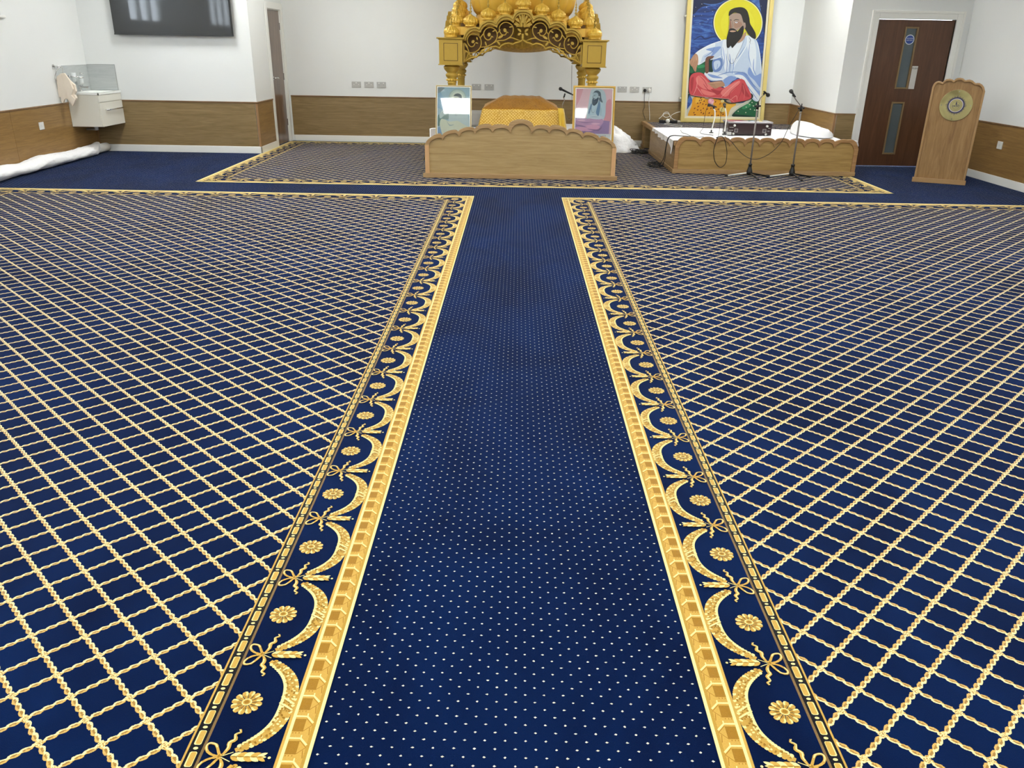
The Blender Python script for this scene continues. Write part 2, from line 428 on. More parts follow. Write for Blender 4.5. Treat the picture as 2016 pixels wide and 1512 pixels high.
# door_2 : wide dark fire door with two narrow glazed slots
def holed(x0, x1, z0, z1, holes, y0, y1):
    m = MB(); hs = sorted(holes, key=lambda q: q[2]); a, b = hs[0][0], hs[0][1]
    m.box(x0, a, y0, y1, z0, z1).box(b, x1, y0, y1, z0, z1); zz = z0
    for h_ in hs: m.box(a, b, y0, y1, zz, h_[2]); zz = h_[3]
    m.box(a, b, y0, y1, zz, z1); return m
YF = YD+.018
H1 = (5.115, 5.285, 1.030, 1.795); H2 = (5.115, 5.285, .170, .855)
d2 = holed(D2A+.006, D2B-.006, .010, D2Z-.006, [H1, H2], YF, YF+.044).build('door_2', M_mahog); d2['kind'] = 'structure'
fr = MB()
fr.box(D2A-.10, D2A, YD-.018, YD, 0, D2Z+.10).box(D2B, D2B+.10, YD-.018, YD, 0, D2Z+.10).box(D2A, D2B, YD-.018, YD, D2Z, D2Z+.10)
fr.box(D2A-.10, D2A-.07, YD-.028, YD-.018, 0, D2Z+.10).box(D2B+.07, D2B+.10, YD-.028, YD-.018, 0, D2Z+.10).box(D2A-.07, D2B+.07, YD-.028, YD-.018, D2Z+.07, D2Z+.10)
fr.box(D2A-.02, D2A, YD, YD+T, 0, D2Z+.02).box(D2B, D2B+.02, YD, YD+T, 0, D2Z+.02).box(D2A, D2B, YD, YD+T, D2Z, D2Z+.02)
fr.build('door_frame', M_gloss, d2, bevel=.003)
M_slot = mat('wired_glass', '#4E5A60', .08, build=lambda b: fmix(noise(3, 2, objc()), lin('#48545A'), lin('#5E696D')))
M_bead = plain('glazing_bead', '#7E6846', .06, 20, .5)
for h_ in (H1, H2):
    b = MB(); x0, x1, z0, z1 = h_; w = .017
    b.box(x0-.004, x0+w, YF-.012, YF+.02, z0-.004, z1+.004).box(x1-w, x1+.004, YF-.012, YF+.02, z0-.004, z1+.004).box(x0+w, x1-w, YF-.012, YF+.02, z0-.004, z0+w).box(x0+w, x1-w, YF-.012, YF+.02, z1-w, z1+.004)
    bo = b.build('glazing_bead', M_bead, d2, bevel=.003)
    MB().box(x0+w, x1-w, YF+.014, YF+.020, z0+w, z1-w).build('pane', M_slot, d2)
pp = MB().box(5.300, 5.378, YF-.003, YF, 1.028, 1.318).build('push_plate', M_whiteplate, d2, bevel=.002)
text('PUSH', .030, M_black, pp, Vector((5.339, YF-.0035, 1.287)), RX)
M_signblue = plain('sign_blue', '#163F92', .02, 9, .35); M_signwhite = plain('sign_white', '#DCE3EE', .01, 9, .35)
sg = MB().disc((5.202, 1.643), .061, YF+.0125, YF+.0138, 'xz', 36).build('sign', M_signwhite, d2)
MB().disc((5.202, 1.643), .052, YF+.0115, YF+.0125, 'xz', 36).build('sign_face', M_signblue, sg)
text('FIRE DOOR', .0175, M_signwhite, sg, Vector((5.202, YF+.0112, 1.657)), RX)
text('KEEP SHUT', .0175, M_signwhite, sg, Vector((5.202, YF+.0112, 1.634)), RX)
MB().box(D2B-.035, D2B-.012, YF-.006, YF, .95, 1.05).build('latch_plate', M_chrome, d2)

# ceiling lights: recessed square panels
M_lamp = mat('light_diffuser', '#FFFFFF', .5); E.nt = M_lamp.node_tree
_b = M_lamp.node_tree.nodes['Principled BSDF']; _b.inputs['Emission Color'].default_value = (.985, 1.0, .975, 1); _b.inputs['Emission Strength'].default_value = PANEL_W
first = None; LX = (-4.3, -1.17, 1.13, 4.2); LY = (-2.4, .3, 3.0, 5.7, 8.4, 11.1)
for y in LY:
    for x in LX:
        if y > 11 and abs(x) < 2: x, y = math.copysign(2.5, x), 11.9
        if y == 11.1 and x > 4: x = 5.1
        if first is None:
            first = thing('ceiling_light', 'square flush ceiling light panel overhead', 'light', (x, y, CEIL), 0, 'square ceiling light panels')
            MB().box(-.31, .31, -.31, -.29, -.016, 0).box(-.31, .31, .29, .31, -.016, 0).box(-.31, -.29, -.29, .29, -.016, 0).box(.29, .31, -.29, .29, -.016, 0).build('frame', M_gloss, first, local=True)
            MB().box(-.29, .29, -.29, .29, -.012, -.004).build('diffuser', M_lamp, first, local=True)
        else:
            c = copy_tree(first); c.location = (x, y, CEIL)

# ================================================================ the patterned carpets
rnd = random.Random(7)
LK = .3331
def circ(cx, cy, r, n=12, ry=None, rot=0, jit=0, rr=None):
    q = rr or rnd; out = []
    for k in range(n):
        a = 2*math.pi*k/n; j = 1+(q.uniform(-jit, jit) if jit else 0)
        x, y = r*math.cos(a)*j, (ry or r)*math.sin(a)*j
        out.append((cx+x*math.cos(rot)-y*math.sin(rot), cy+x*math.sin(rot)+y*math.cos(rot)))
    return out
def ribbon(path, w, jit=0):
    """a flat strip along a 2D path; w: a width or one width per point; returned as quads"""
    n = len(path); ws = w if isinstance(w, (list, tuple)) else [w]*n; L = []; R = []
    for i, p in enumerate(path):
        a = path[max(i-1, 0)]; b = path[min(i+1, n-1)]; tx, ty = b[0]-a[0], b[1]-a[1]; l = math.hypot(tx, ty) or 1
        nx, ny = -ty/l, tx/l; j = rnd.uniform(-jit, jit); k = rnd.uniform(-jit, jit)
        L.append((p[0]+nx*(ws[i]/2+j), p[1]+ny*(ws[i]/2+j))); R.append((p[0]-nx*(ws[i]/2+k), p[1]-ny*(ws[i]/2+k)))
    return [[L[i], L[i+1], R[i+1], R[i]] for i in range(n-1)]
def leafp(x, y, ang, l, w):
    c, s_ = math.cos(ang), math.sin(ang); pts = [(0, 0), (.2, .35), (.5, .5), (.8, .32), (1, 0), (.8, -.32), (.5, -.5), (.2, -.35)]
    return [(x+a*l*c-b*w*s_, y+a*l*s_+b*w*c) for a, b in pts]
KU = .2025
def swag_tile():
    """one repeat, u measured in from the carpet's edge, v along it, v=0 at the knot and the rosette at v=-LK/2"""
    P = []; vm = -LK/2
    # garland crescent
    N = 44; ctr = []; hw = []
    for i in range(N+1):
        t = -1+2*i/N; u = .0930+.082*abs(t)**2.9; ctr.append((u, vm+t*(LK/2-.022))); hw.append(.0112*(1-abs(t)**3)+.0062)
    body = ribbon(ctr, [2*h_ for h_ in hw], .0012); P += [(q, TA, 0) for q in body]
    for i in range(1, N, 1):   # leaf tips along both rims
        x, y = ctr[i]; a, b = ctr[i-1], ctr[i+1]; tx, ty = b[0]-a[0], b[1]-a[1]; l = math.hypot(tx, ty); tx /= l; ty /= l
        s_ = 1 if i < N/2 else -1; h_ = hw[i]
        for side in (1, -1):
            px, py = x-ty*side*h_*.70, y+tx*side*h_*.70
            P.append((leafp(px-tx*s_*.006, py-ty*s_*.006, math.atan2(ty*s_-(-tx)*side*.5, tx*s_+(-ty)*side*.5), .0125, .0092), CR if side < 0 or i % 3 == 0 else TA, 1))
        for k in range(3):
            q = rnd.uniform(-.7, .7)*h_; P.append((circ(x-ty*q, y+tx*q, rnd.uniform(.0022, .0045), 6, rnd.uniform(.0018, .003), rnd.uniform(0, 3), .2), rnd.choice([CR, CR, GO, GO, TA]), 2+k))
    for dv in (-.012, .008):   # crossed binding
        P += [(q, CR, 6) for q in ribbon([(.112, vm+dv+.012), (.093, vm+dv), (.0755, vm+dv-.012)], .0048, .0006)]
    # rosette of twelve petals
    cu, cv = .1925, vm
    for k in range(12):
        a = 2*math.pi*k/12+.13; c, s_ = math.cos(a), math.sin(a)
        def tp(r, w): return (cu+c*r-s_*w, cv+s_*r+c*w)
        P.append(([tp(.011, -.0022), tp(.020, -.0044), tp(.030, -.0078), tp(.0365, -.0060), tp(.0385, 0), tp(.0365, .0060), tp(.030, .0078), tp(.020, .0044), tp(.011, .0022)], TA, 0))
        P.append(([tp(.024, .0005), tp(.032, .0022), tp(.0375, 0), tp(.0362, .0055), tp(.030, .0072), tp(.022, .0044)], CR, 1))
        P.append(([tp(.013, -.0006), tp(.019, -.0030), tp(.027, -.0042), tp(.021, -.0004)], GO, 1))
    P.append((circ(cu, cv, .0125, 16, .0115), CR, 2)); P.append((circ(cu, cv, .0092, 14, .0085), TA, 3)); P.append((circ(cu, cv, .0062, 10, .0056, 0, .15), GO, 4))
    # bow: two loops towards the lattice, two tails, a hanging leaf sprig with a dot
    for sv in (1, -1):
        lp = spline([(KU, 0), (KU+.008, sv*.016), (KU+.020, sv*.0345), (KU+.0355, sv*.0375), (KU+.0395, sv*.027), (KU+.031, sv*.013), (KU+.016, sv*.004), (KU, 0)], 4)
        P += [(q, TA, 7) for q in ribbon(lp, .0062, .0006)]; P += [(q, CR, 8) for q in ribbon(lp[6:20], .0030, .0004)]
        tl = spline([(KU-.004, sv*.006), (KU-.012, sv*.024), (KU-.010, sv*.040), (KU-.020, sv*.050), (KU-.016, sv*.064), (KU-.026, sv*.072), (KU-.022, sv*.079)], 3)
        ws = [.004+.0085*math.sin(math.pi*min(1, i/(len(tl)-1)*1.15))*(1-i/(len(tl)-1))+.001 for i in range(len(tl))]
        P += [(q, TA, 7) for q in ribbon(tl, ws, .0006)]; P += [(q, CR, 8) for q in ribbon([(a+.0014, b) for a, b in tl[2:]], [w*.35 for w in ws[2:]])]
        P += [(q, BK, 6) for q in ribbon([(KU+.002, sv*.001), (KU-.028, sv*.019)], .0020)]
        P += [(q, CR, 7) for q in ribbon([(KU-.004, sv*.002), (KU-.027, sv*.0135)], .0020)]
    P += [(q, BK, 9) for q in ribbon([(KU+.004, 0), (KU-.020, 0)], .0016)]
    P.append((circ(KU+.001, 0, .0065, 8, .0085, 0, .1), TA, 8)); P.append((circ(KU+.002, .001, .003, 6, .005, 0, .1), GO, 9))
    for k in range(5):
        u = KU-.024-k*.0150; w = .0085+.0055*math.sin(math.pi*(k+.6)/5)
        P.append((leafp(u, 0, math.pi-.50, .025, w), TA if k % 2 else CR, 10)); P.append((leafp(u, 0, math.pi+.50, .025, w), CR if k % 2 else TA, 10)); P.append((leafp(u, 0, math.pi, .017, .0038), GO, 11))
    P.append((leafp(KU-.092, 0, math.pi, .014, .0055), CR, 10)); P.append((circ(.0905, 0, .0036, 8, .0036), CR, 5))
    return P
def band_tile():
    """one repeat of the moulding pattern next to the aisle; length LK/5"""
    b = LK/5; P = []
    P += [([(.0345, .20*b), (.0345, .78*b), (.0605, .78*b), (.0605, .20*b)], GO, 1)]
    P += [([(.0360, .10*b), (.0360, .20*b), (.0600, .20*b), (.0600, .10*b)], TA, 1)]
    for u in (.041, .049, .056): P.append(([(u, .11*b), (u, .17*b), (u+.0022, .17*b), (u+.0022, .11*b)], GO, 2))
    P += [(q, GO, 2) for q in ribbon([(.0345, .80*b), (.0165, .50*b)], .0017)]+[(q, GO, 2) for q in ribbon([(.0345, .22*b), (.0165, .50*b)], .0017)]
    P += [(q, CR, 3) for q in ribbon([(.0610, .90*b), (.0345, .90*b), (.0165, .60*b)], .0052, .0004)]
    P += [(q, CR, 3) for q in ribbon([(.0340, .90*b), (.0345, 1.04*b)], .0030)]
    P += [(q, GO, 2) for q in ribbon([(.0178, .04*b), (.0215, .38*b)], .0019)]
    return P
def bead_tile():
    b = LK*.1865; P = []
    def rr(u0, u1, v0, v1, c): return [(u0+c, v0), (u1-c, v0), (u1, v0+c), (u1, v1-c), (u1-c, v1), (u0+c, v1), (u0, v1-c), (u0, v0+c)]
    P.append((rr(.2580, .2752, .0098, b-.0098, .003), CR, 1)); P.append((rr(.2592, .2722, .0118, b-.0108, .003), TA, 2))
    P.append((circ(.2665, 0, .0058, 10, .0040), CR, 1)); return P, b
SW = swag_tile(); BD = band_tile(); BE, BEL = bead_tile()
ZC = .0035
class Deco:
    def __init__(s): s.m = MB()
    def put(s, polys, f, dv, clip):
        for rk, (pts, mi, ly) in enumerate(sorted(polys, key=lambda q: q[2])):
            q = [(a, b+dv) for a, b in pts]
            if clip and (max(b for a, b in q) > clip[1] or min(b for a, b in q) < clip[0]): continue
            w_ = [f(a, b, ZC+.0002+rk*.000010+ly*.00002) for a, b in q]
            if sum(w_[i-1][0]*w_[i][1]-w_[i][0]*w_[i-1][1] for i in range(len(w_))) < 0: w_ = w_[::-1]
            s.m.add(w_, [tuple(range(len(q)))], mi)
def border_run(dm, db, de, f, v0, v1, knot0, full=True, far=0):
    """f maps (u, v, z) to the room; the run goes from v0 to v1, knots stand at knot0 + k*LK"""
    k = math.ceil((v0+.06-knot0)/LK)
    while knot0+k*LK < v1+LK*.95:
        dm.put(SW, f, knot0+k*LK, (v0, v1)); k += 1
    L = LK/5; n0 = math.ceil(v0/L); n1 = math.floor(v1/L)
    q = [([(.0, v0), (.0, v1), (.0755, v1), (.0755, v0)], TA, 0), ([(.0, v0), (.0, v1), (.0085, v1), (.0085, v0)], CR, 1), ([(.0085, v0), (.0085, v1), (.0165, v1), (.0165, v0)], ST, 1), ([(.0610, v0), (.0610, v1), (.0685, v1), (.0685, v0)], CR, 1)]
    db.put(q, f, 0, None)
    if far: db.put([([(.0, v0), (.0, v1), (.034, v1), (.034, v0)], CR, 0)], lambda a, b, z: f(a, b, z+.0001), 0, None)
    off = (knot0 % L)
    for i in range(n0-1, n1+1) if not far else ():
        db.put(BD, f, off+i*L, (v0+.012, v1-.012))
    q = [([(.2450, v0), (.2450, v1), (.2515, v1), (.2515, v0)], BR, 0), ([(.2515, v0), (.2515, v1), (.2815, v1), (.2815, v0)], BK, 0), ([(.2815, v0), (.2815, v1), (.2865, v1), (.2865, v0)], TA, 1)]
    a, b = v0+.245, v1-.245
    if a < b:
        q = [([(u, min(max(v, v0+.2515), v1-.2515)) for u, v in p], m_, l_) for p, m_, l_ in q]
        de.put(q, f, 0, None); i = math.ceil((v0+.29)/BEL)
        while i*BEL < v1-.29: de.put(BE, f, i*BEL+.018, None); i += 1
def carpet(label, x0, x1, y0, y1, mlat, kx, ky, back=True, front=False):
    c = thing('carpet', label, 'carpet', ((x0+x1)/2, (y0+y1)/2, 0))
    u = .2865; fy0 = y0+(u if front else 0)
    MB().box(x0+u, x1-u, fy0, y1-u, 0, ZC).build('lattice_field', mlat, c)
    g = MB().box(x0, x0+u, y0, y1, 0, ZC).box(x1-u, x1, y0, y1, 0, ZC).box(x0+u, x1-u, y1-u, y1, 0, ZC)
    if front: g.box(x0+u, x1-u, y0, y0+u, 0, ZC)
    g.build('border_ground', M_navy, c)
    dm, db, de = Deco(), Deco(), Deco()
    border_run(dm, db, de, lambda a, b, z: (x0+a, b, z), y0 if front else y0-.3, y1, ky, far=front)
    border_run(dm, db, de, lambda a, b, z: (x1-a, b, z), y0 if front else y0-.3, y1, ky, far=front)
    border_run(dm, db, de, lambda a, b, z: (b, y1-a, z), x0, x1, kx, far=1)
    if front: border_run(dm, db, de, lambda a, b, z: (b, y0+a, z), x0, x1, kx, far=1)
    for nm, d in (('garland_border', dm), ('gold_edge_band', db), ('bead_line', de)): d.m.build(nm, YC, c, fix=False)
    return c
carpet('large navy carpet with gold diamond lattice left of the plain aisle', -5.52, -.4440, 1.0, 8.750, M_latL, -3.466, 1.3586)
carpet('large navy carpet with gold diamond lattice right of the plain aisle', .4866, 5.56, 1.0, 8.750, M_latR, .825, 1.3586)
carpet('wide lattice carpet under the altar and stage along the back wall', -3.655, 4.300, 9.3736, 13.59, M_latS, -.8335, 9.50, front=True)

# ================================================================ helpers for the furniture
def Wp(px, py, p0, nrm):
    d = _fw + _r2*((px-1008)/F_PX) - _u2*((py-756)/F_PX); o = Vector((0, 0, CAMZ)); n = Vector(nrm)
    return o + d*((Vector(p0)-o).dot(n)/d.dot(n))
def arc(a, b, h, n=10, e=.62):
    """points from a to b (b left out) bulging up by h"""
    return [(a[0]+(b[0]-a[0])*t, a[1]+(b[1]-a[1])*t+h*(1-(2*t-1)**2)**e) for t in [k/n for k in range(n)]]
def wire(name, label, pts, r, m, cat='cable', parent=None, n=6, seg=6, group=None):
    o = MB().tube(spline([tuple(p) for p in pts], n), r, seg).build(name, m, parent)
    if parent is None: tag(o, label, cat, group)
    return o

# ================================================================ alcove corner: screen, basin, towel
tv = thing('television', 'black flat television hung on the left alcove wall', 'television', (-4.67, 11.99, 1.54))
M_screen = mat('dark_screen', '#0C0F12', .3, Coat_Weight=1.0, Coat_Roughness=.05)
MB().box(-5.475, -3.87, 11.925, 11.965, 1.54, 2.46).build('housing', M_black, tv, bevel=.004)
MB().box(-5.462, -3.883, 11.921, 11.925, 1.56, 2.45).build('screen', M_screen, tv)
MB().box(-5.475, -3.87, 11.918, 11.926, 1.54, 1.556).build('bezel', plain('dark_bezel', '#2A2C2E', .02, 5, .3), tv)
MB().box(-4.9, -4.4, 11.965, 12.0, 1.75, 2.2).build('bracket', M_black, tv)

v = thing('vanity_unit', 'cream wall hung washbasin cabinet in the left corner', 'basin cabinet', (-5.765, 11.66, .39))
cx0, cx1, cy0, cy1 = XL+.010, -5.565, 11.327, 11.985
MB().box(cx0, cx1, cy0, cy1, .392, .795).build('carcass', M_cab, v, bevel=.003)
MB().box(cx1, cx1+.018, cy0+.002, cy1, .703, .795).build('false_front', M_cab, v, bevel=.002)
dr = MB().box(cx1, cx1+.018, cy0+.002, cy1, .392, .697).build('drawer', M_cab, v, bevel=.002)
MB().tube([(cx1+.012, 11.46, .602), (cx1+.045, 11.46, .602), (cx1+.045, 11.95, .602), (cx1+.012, 11.95, .602)], .008, 8).build('handle', M_chrome, dr)
bs = MB()
def basin(u_, v_):
    x = cx0+(cx1+.025-cx0)*u_; y = cy0-.008+(cy1-cy0+.008)*v_
    d = max(0, min(1, (min(u_, 1-u_)-.12)/.12))*max(0, min(1, (min(v_, 1-v_)-.13)/.12)); return (x, y, .822-.012*d-.09*(d*d*(3-2*d)))
bs.grid(basin, 20, 24); x1 = cx1+.025
bs.box(cx0, x1, cy0-.008, cy0+.004, .797, .8215).box(x1-.012, x1, cy0-.008, cy1, .797, .8215)
bs.build('washbasin', M_ceramic, v)
MB().lathe([(.02, 0), (.026, .005), (.026, .04), (.045, .045), (.045, .06)], (-5.74, 11.52, .331), 14).build('waste_trap', M_greyplastic, v)
MB().tube([(-5.74, 11.52, .345), (-5.80, 11.62, .33), (-5.95, 11.66, .33)], .014, 8).build('waste_pipe', M_greyplastic, v)
tp = thing('tap', 'chrome mixer tap on the corner washbasin', 'tap', (-5.885, 11.55, .822))
MB().box(-5.905, -5.865, 11.53, 11.57, .8225, .895).build('tap_body', M_chrome, tp, bevel=.004)
MB().box(-5.875, -5.765, 11.532, 11.568, .872, .893).build('spout', M_chrome, tp, bevel=.003)
MB().box(-5.900, -5.840, 11.54, 11.56, .897, .910).build('lever', M_chrome, tp, bevel=.002)
sp = thing('splashback', 'grey marbled splashback panels round the corner basin', 'splashback', (XL, 11.99, .82))
MB().box(XL+.001, XL+.008, 11.16, 11.99, .8235, 1.148).build('panel', M_splash, sp)
MB().box(XL+.009, -5.577, 11.990, 11.998, .8235, 1.156).build('panel', M_splash, sp)
MB().box(XL, XL+.010, 11.155, 11.16, .8235, 1.15).box(XL, XL+.010, 11.16, 11.99, 1.148, 1.152).box(XL+.01, -5.573, 11.988, 11.998, 1.156, 1.160).box(-5.577, -5.573, 11.988, 11.998, .8235, 1.156).build('edge_trim', M_chrome, sp)
sd = thing('soap_dispenser', 'frosted glass soap dispenser in a chrome holder on the splashback', 'dispenser', (XL+.008, 11.62, 1.0))
MB().tube([(XL+.0095, 11.62, 1.0), (XL+.05, 11.62, 1.0)], .012, 10).lathe([(.036, 0), (.038, .003), (.038, .012), (.036, .015)], (XL+.085, 11.62, .99), 20).build('holder', M_chrome, sd)
MB().lathe([(.024, 0), (.030, .01), (.033, .09), (.030, .10)], (XL+.085, 11.62, .915), 20).build('bottle', plain('frosted_glass', '#D3D8D8', .02, 9, .25), sd)
MB().tube([(XL+.085, 11.62, 1.01), (XL+.085, 11.62, 1.055), (XL+.125, 11.62, 1.05)], .007, 8).build('pump', M_chrome, sd)
tu = thing('tumbler', 'frosted tumbler in a chrome ring on the splashback beside the soap dispenser', 'tumbler', (XL+.008, 11.44, 1.0))
MB().tube([(XL+.0095, 11.44, 1.02), (XL+.05, 11.44, 1.02)], .011, 10).lathe([(.034, 0), (.037, .003), (.037, .012)], (XL+.085, 11.44, 1.01), 20).build('holder', M_chrome, tu)
MB().lathe([(.026, 0), (.034, .11)], (XL+.085, 11.44, .955), 20).build('glass', MATS['frosted_glass'], tu)
tr = thing('towel_ring', 'round chrome towel ring on the left wall beside the basin', 'towel ring', (XL, 11.13, 1.14))
cxr, czr = -5.915, 1.062
ring = [(XL+.06+.072*math.sin(a)*.6, 11.13+.085*math.cos(a), czr+.085*math.sin(a)) for a in [2*math.pi*k/28 for k in range(28)]]
MB().tube(ring, .005, 8, closed=True).build('ring', M_chrome, tr)
MB().tube([(XL, 11.13, 1.148), (XL+.10, 11.13, 1.146)], .010, 10).disc((11.13, 1.148), .026, XL, XL+.008, 'yz', 20).build('mount', M_chrome, tr)
def towel():
    TW = cr(80, 100, 6.875, [(225, 350), (280, 308), (325, 300), (400, 400), (470, 460), (490, 545), (470, 590), (495, 640), (445, 750), (380, 660), (350, 640), (352, 655), (330, 655), (318, 710), (290, 690), (285, 630), (255, 630), (235, 450)])
    q = [(lambda p: (p.x, p.z))(W(a, b, 1, 11.16)) for a, b in TW]
    m = MB().prism(q, 11.135, 11.175)
    f1 = [(lambda p: (p.x, p.z))(W(a, b, 1, 11.13)) for a, b in cr(80, 100, 6.875, [(285, 312), (330, 300), (405, 405), (450, 520), (425, 600), (480, 660), (445, 745), (370, 640), (330, 450)])]
    return m.prism(f1, 11.11, 11.134)
tag(towel().build('towel', M_towel, bevel=.008), 'cream hand towel hanging from the ring by the basin', 'towel')

# sockets and switches
plain('shadow_grey', '#8A8A86', .02, 5, .5)
def double_socket(name, label, x, z, kind='socket', plugs=()):
    s = thing(name, label, 'socket', (x, YB, z), 0, 'white wall plates along the back wall')
    MB().box(x-.073, x+.073, YB-.010, YB, z-.043, z+.043).build('face_plate', M_greyplastic, s, bevel=.003)
    for dx in (-.036, .036):
        if kind == 'socket':
            MB().box(x+dx-.008, x+dx+.008, YB-.014, YB-.0095, z+.014, z+.032).build('rocker', M_plastic, s, bevel=.001)
            MB().box(x+dx-.003, x+dx+.003, YB-.0108, YB-.0095, z-.004, z+.006).box(x+dx-.014, x+dx-.008, YB-.0108, YB-.0095, z-.022, z-.018).box(x+dx+.008, x+dx+.014, YB-.0108, YB-.0095, z-.022, z-.018).build('pin_hole', MATS['shadow_grey'], s)
        else:
            MB().disc((x+dx, z), .007, YB-.0115, YB-.0095, 'xz', 14).build('outlet', M_plastic, s)
    if kind != 'socket': MB().box(x-.012, x+.012, YB-.0125, YB-.0095, z+.016, z+.034).build('indicator', M_plastic, s)
    return s
ord_ = ['first', 'second', 'third']
for i, (x, k) in enumerate([(-2.563, 'o'), (-2.362, 'o'), (-2.166, 'socket')]):
    double_socket('wall_plate' if k == 'o' else 'double_socket', 'white wall plate, %s of the three left of the altar' % ord_[i], x, .876, k)
double_socket('double_socket', 'white double socket showing between the left framed portrait and canopy interior, left one of two', -.657, .870)
double_socket('double_socket', 'white double socket nearer the middle of the arch opening, right one of two', -.455, .870)
double_socket('double_socket', 'white double socket just right of the right framed portrait', 1.658, .872)
double_socket('wall_plate', 'white wall plate midway between the right portrait and the plugged socket', 1.856, .872, 'o')
double_socket('double_socket', 'white double socket with a black plug and a white plug in it', 2.054, .870)
pl = thing('plug', 'black mains plug in the socket left of the tall painting', 'plug', (2.018, YB-.012, .862))
MB().lathe([(.022, 0), (.025, .006), (.024, .022), (.012, .030)], (0, 0, 0), 18).build('plug_body', M_black, pl, local=True).rotation_euler = (math.pi/2, 0, 0)
wire('cable', 'black mains cable from the wall plug down to the stage', [(2.018, YB-.04, .845), (2.015, YB-.03, .74), (2.03, YB-.03, .62), (2.01, YB-.03, .54), (2.06, YB-.03, .42)], .004, M_black)
pl = thing('plug', 'white mains plug in the right half of the same socket', 'plug', (2.090, YB-.012, .862))
MB().box(-.020, .020, -.026, 0, -.024, .022).build('plug_body', M_plastic, pl, local=True, bevel=.006)
wire('cable', 'white mains cable hanging from the wall plug to the stage', [(2.094, YB-.03, .84), (2.094, YB-.03, .70), (2.105, YB-.03, .60), (2.12, YB-.03, .50), (2.125, YB-.04, .415)], .004, M_plastic)
for y, z, x0, x1, lb in ((10.577, .466, XL+.009, XL+.018, 'white square plate on the left wall panelling'), (10.356, .454, XR-.018, XR-.009, 'white square switch plate on the right wall beside the lectern')):
    s = thing('wall_switch', lb, 'switch', ((x0+x1)/2, y, z))
    MB().box(x0, x1, y-.054, y+.054, z-.045, z+.045).build('face_plate', M_plastic, s, bevel=.003)
    xs = (x1, x1+.003) if x1 < 0 else (x0-.003, x0)
    MB().box(xs[0], xs[1], y-.010, y+.010, z-.012, z+.014).build('rocker', M_plastic, s, bevel=.001)

# ================================================================ altar: fascia, platform, mound
M_stagewood = M_oak
AY = 9.97
PX = lambda pts: XZ(cr(820, 160, 4.8, pts), AY)
al = thing('altar_fascia', 'low light oak fascia board with scalloped top below the canopy', 'altar', (.047, AY, 0))
AC = .0465
def mir(half, c): return half + [(2*c-a, b) for a, b in half[::-1]]
oc = PX([(80, 600), (240, 513), (393, 477), (550, 450), (715, 424), (866, 428)])
ic = PX([(118, 600), (250, 557), (403, 524), (555, 500), (720, 485), (888, 492)])
oh = [.052, .035, .033, .036, .022]; ih = [.045, .056, .056, .058, .056]
def topline(c, hs, hc, zs, e0=.5):
    out = [(c[0][0], zs)]
    for k in range(5): out += arc(c[k], c[k+1], hs[k], 10, .5 if k else .45)
    return out + [c[5]]
lefto = topline(oc, oh, 0, .06); lefti = topline(ic, ih, 0, .06)
def whole(left, c5, pk):
    r = [(2*AC-a, b) for a, b in left[::-1]]
    a = (c5[0], c5[1]); b = (2*AC-a[0], a[1])
    return left[:-1] + arc(a, b, pk, 22, .5) + r
OUT = whole(lefto, oc[5], .082); INN = whole(lefti, ic[5], .110)
OUT = [(a, b) for a, b in OUT]
MB().prism([(OUT[0][0]+.004, .03)] + [(a, b-.004) for a, b in OUT[1:-1]] + [(OUT[-1][0]-.004, .03)], AY+.014, AY+.032).build('panel', M_oak, al)
MB().band(OUT, INN, AY-.006, AY+.040).build('scalloped_moulding', M_oakedge, al, bevel=.003)
for s_ in (0, 1):
    x0 = OUT[0][0] if not s_ else 2*AC-OUT[0][0]-.046; MB().box(x0-.002, x0+.048, AY-.009, AY+.042, .058, OUT[1][1]-.005).build('post', plain('pale_oak_post', '#C29A6E', .05, 30, .5), al, bevel=.002)
MB().box(-1.118, 1.212, AY-.022, AY+.05, .007, .058).build('plinth', M_oakedge, al, bevel=.004)

pf = thing('platform', 'low platform with a white sheet behind the oak fascia', 'platform', (.047, 11.5, 0))
MB().box(-1.08, 1.17, AY+.055, 13.05, .007, .375).build('platform_base', M_oak, pf)
rw = random.Random(3)
def nz2(x, y, s, seed=0.0):
    from mathutils import noise as N
    return N.noise(Vector((x*s+seed, y*s-seed, seed*.37)))
def sheet_pf(u_, v_):
    x = -1.125+2.34*u_; y = AY+.06+3.04*v_; e = min(u_, 1-u_)*2.34
    z = .3765+.010*(1+nz2(x, y, 5, 1.3)) - (max(0, .05-e)*4.2); return (x, y, max(z, .18))
MB().grid(sheet_pf, 60, 60).build('sheet', M_white, pf)

# the holy book's bed under a golden cloth
M_weave = mat('gold_brocade', '#B07A10', .5, Sheen_Weight=.1); M_weave_lit = mat('gold_brocade_lit', '#D6A62C', .42, Sheen_Weight=.1)
def weave(cc):
    p = objc(); x, y, z = xyz(mapping(p, (1, 1, 1)))
    s_ = x*36.0; t_ = (y*.75+z)*36.0
    a = (s_+t_)*.7; b_ = (s_-t_)*.7
    ca = a.floor(); cb = b_.floor(); par = ((ca+cb)*.5); par = par-par.floor()
    fa = (a-ca-.5).abs(); fb = (b_-cb-.5).abs()
    dash = fmix(par.gt(.25), E.m('LESS_THAN', fa, .17)*1.0, E.m('LESS_THAN', fb, .17)*1.0)
    base = ramp(noise(7, 3, p), [(.3, lin(cc[0])), (.7, lin(cc[1]))])
    return base, dash
for _m, _b, _h in ((M_weave, ('#8E5A06', '#AA7310'), '#D0983A'), (M_weave_lit, ('#B98A18', '#CFA02A'), '#F0D37C')):
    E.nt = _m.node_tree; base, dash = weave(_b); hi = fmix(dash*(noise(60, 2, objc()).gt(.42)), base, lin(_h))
    _m.node_tree.links.new(hi.k, _m.node_tree.nodes['Principled BSDF'].inputs['Base Color'])
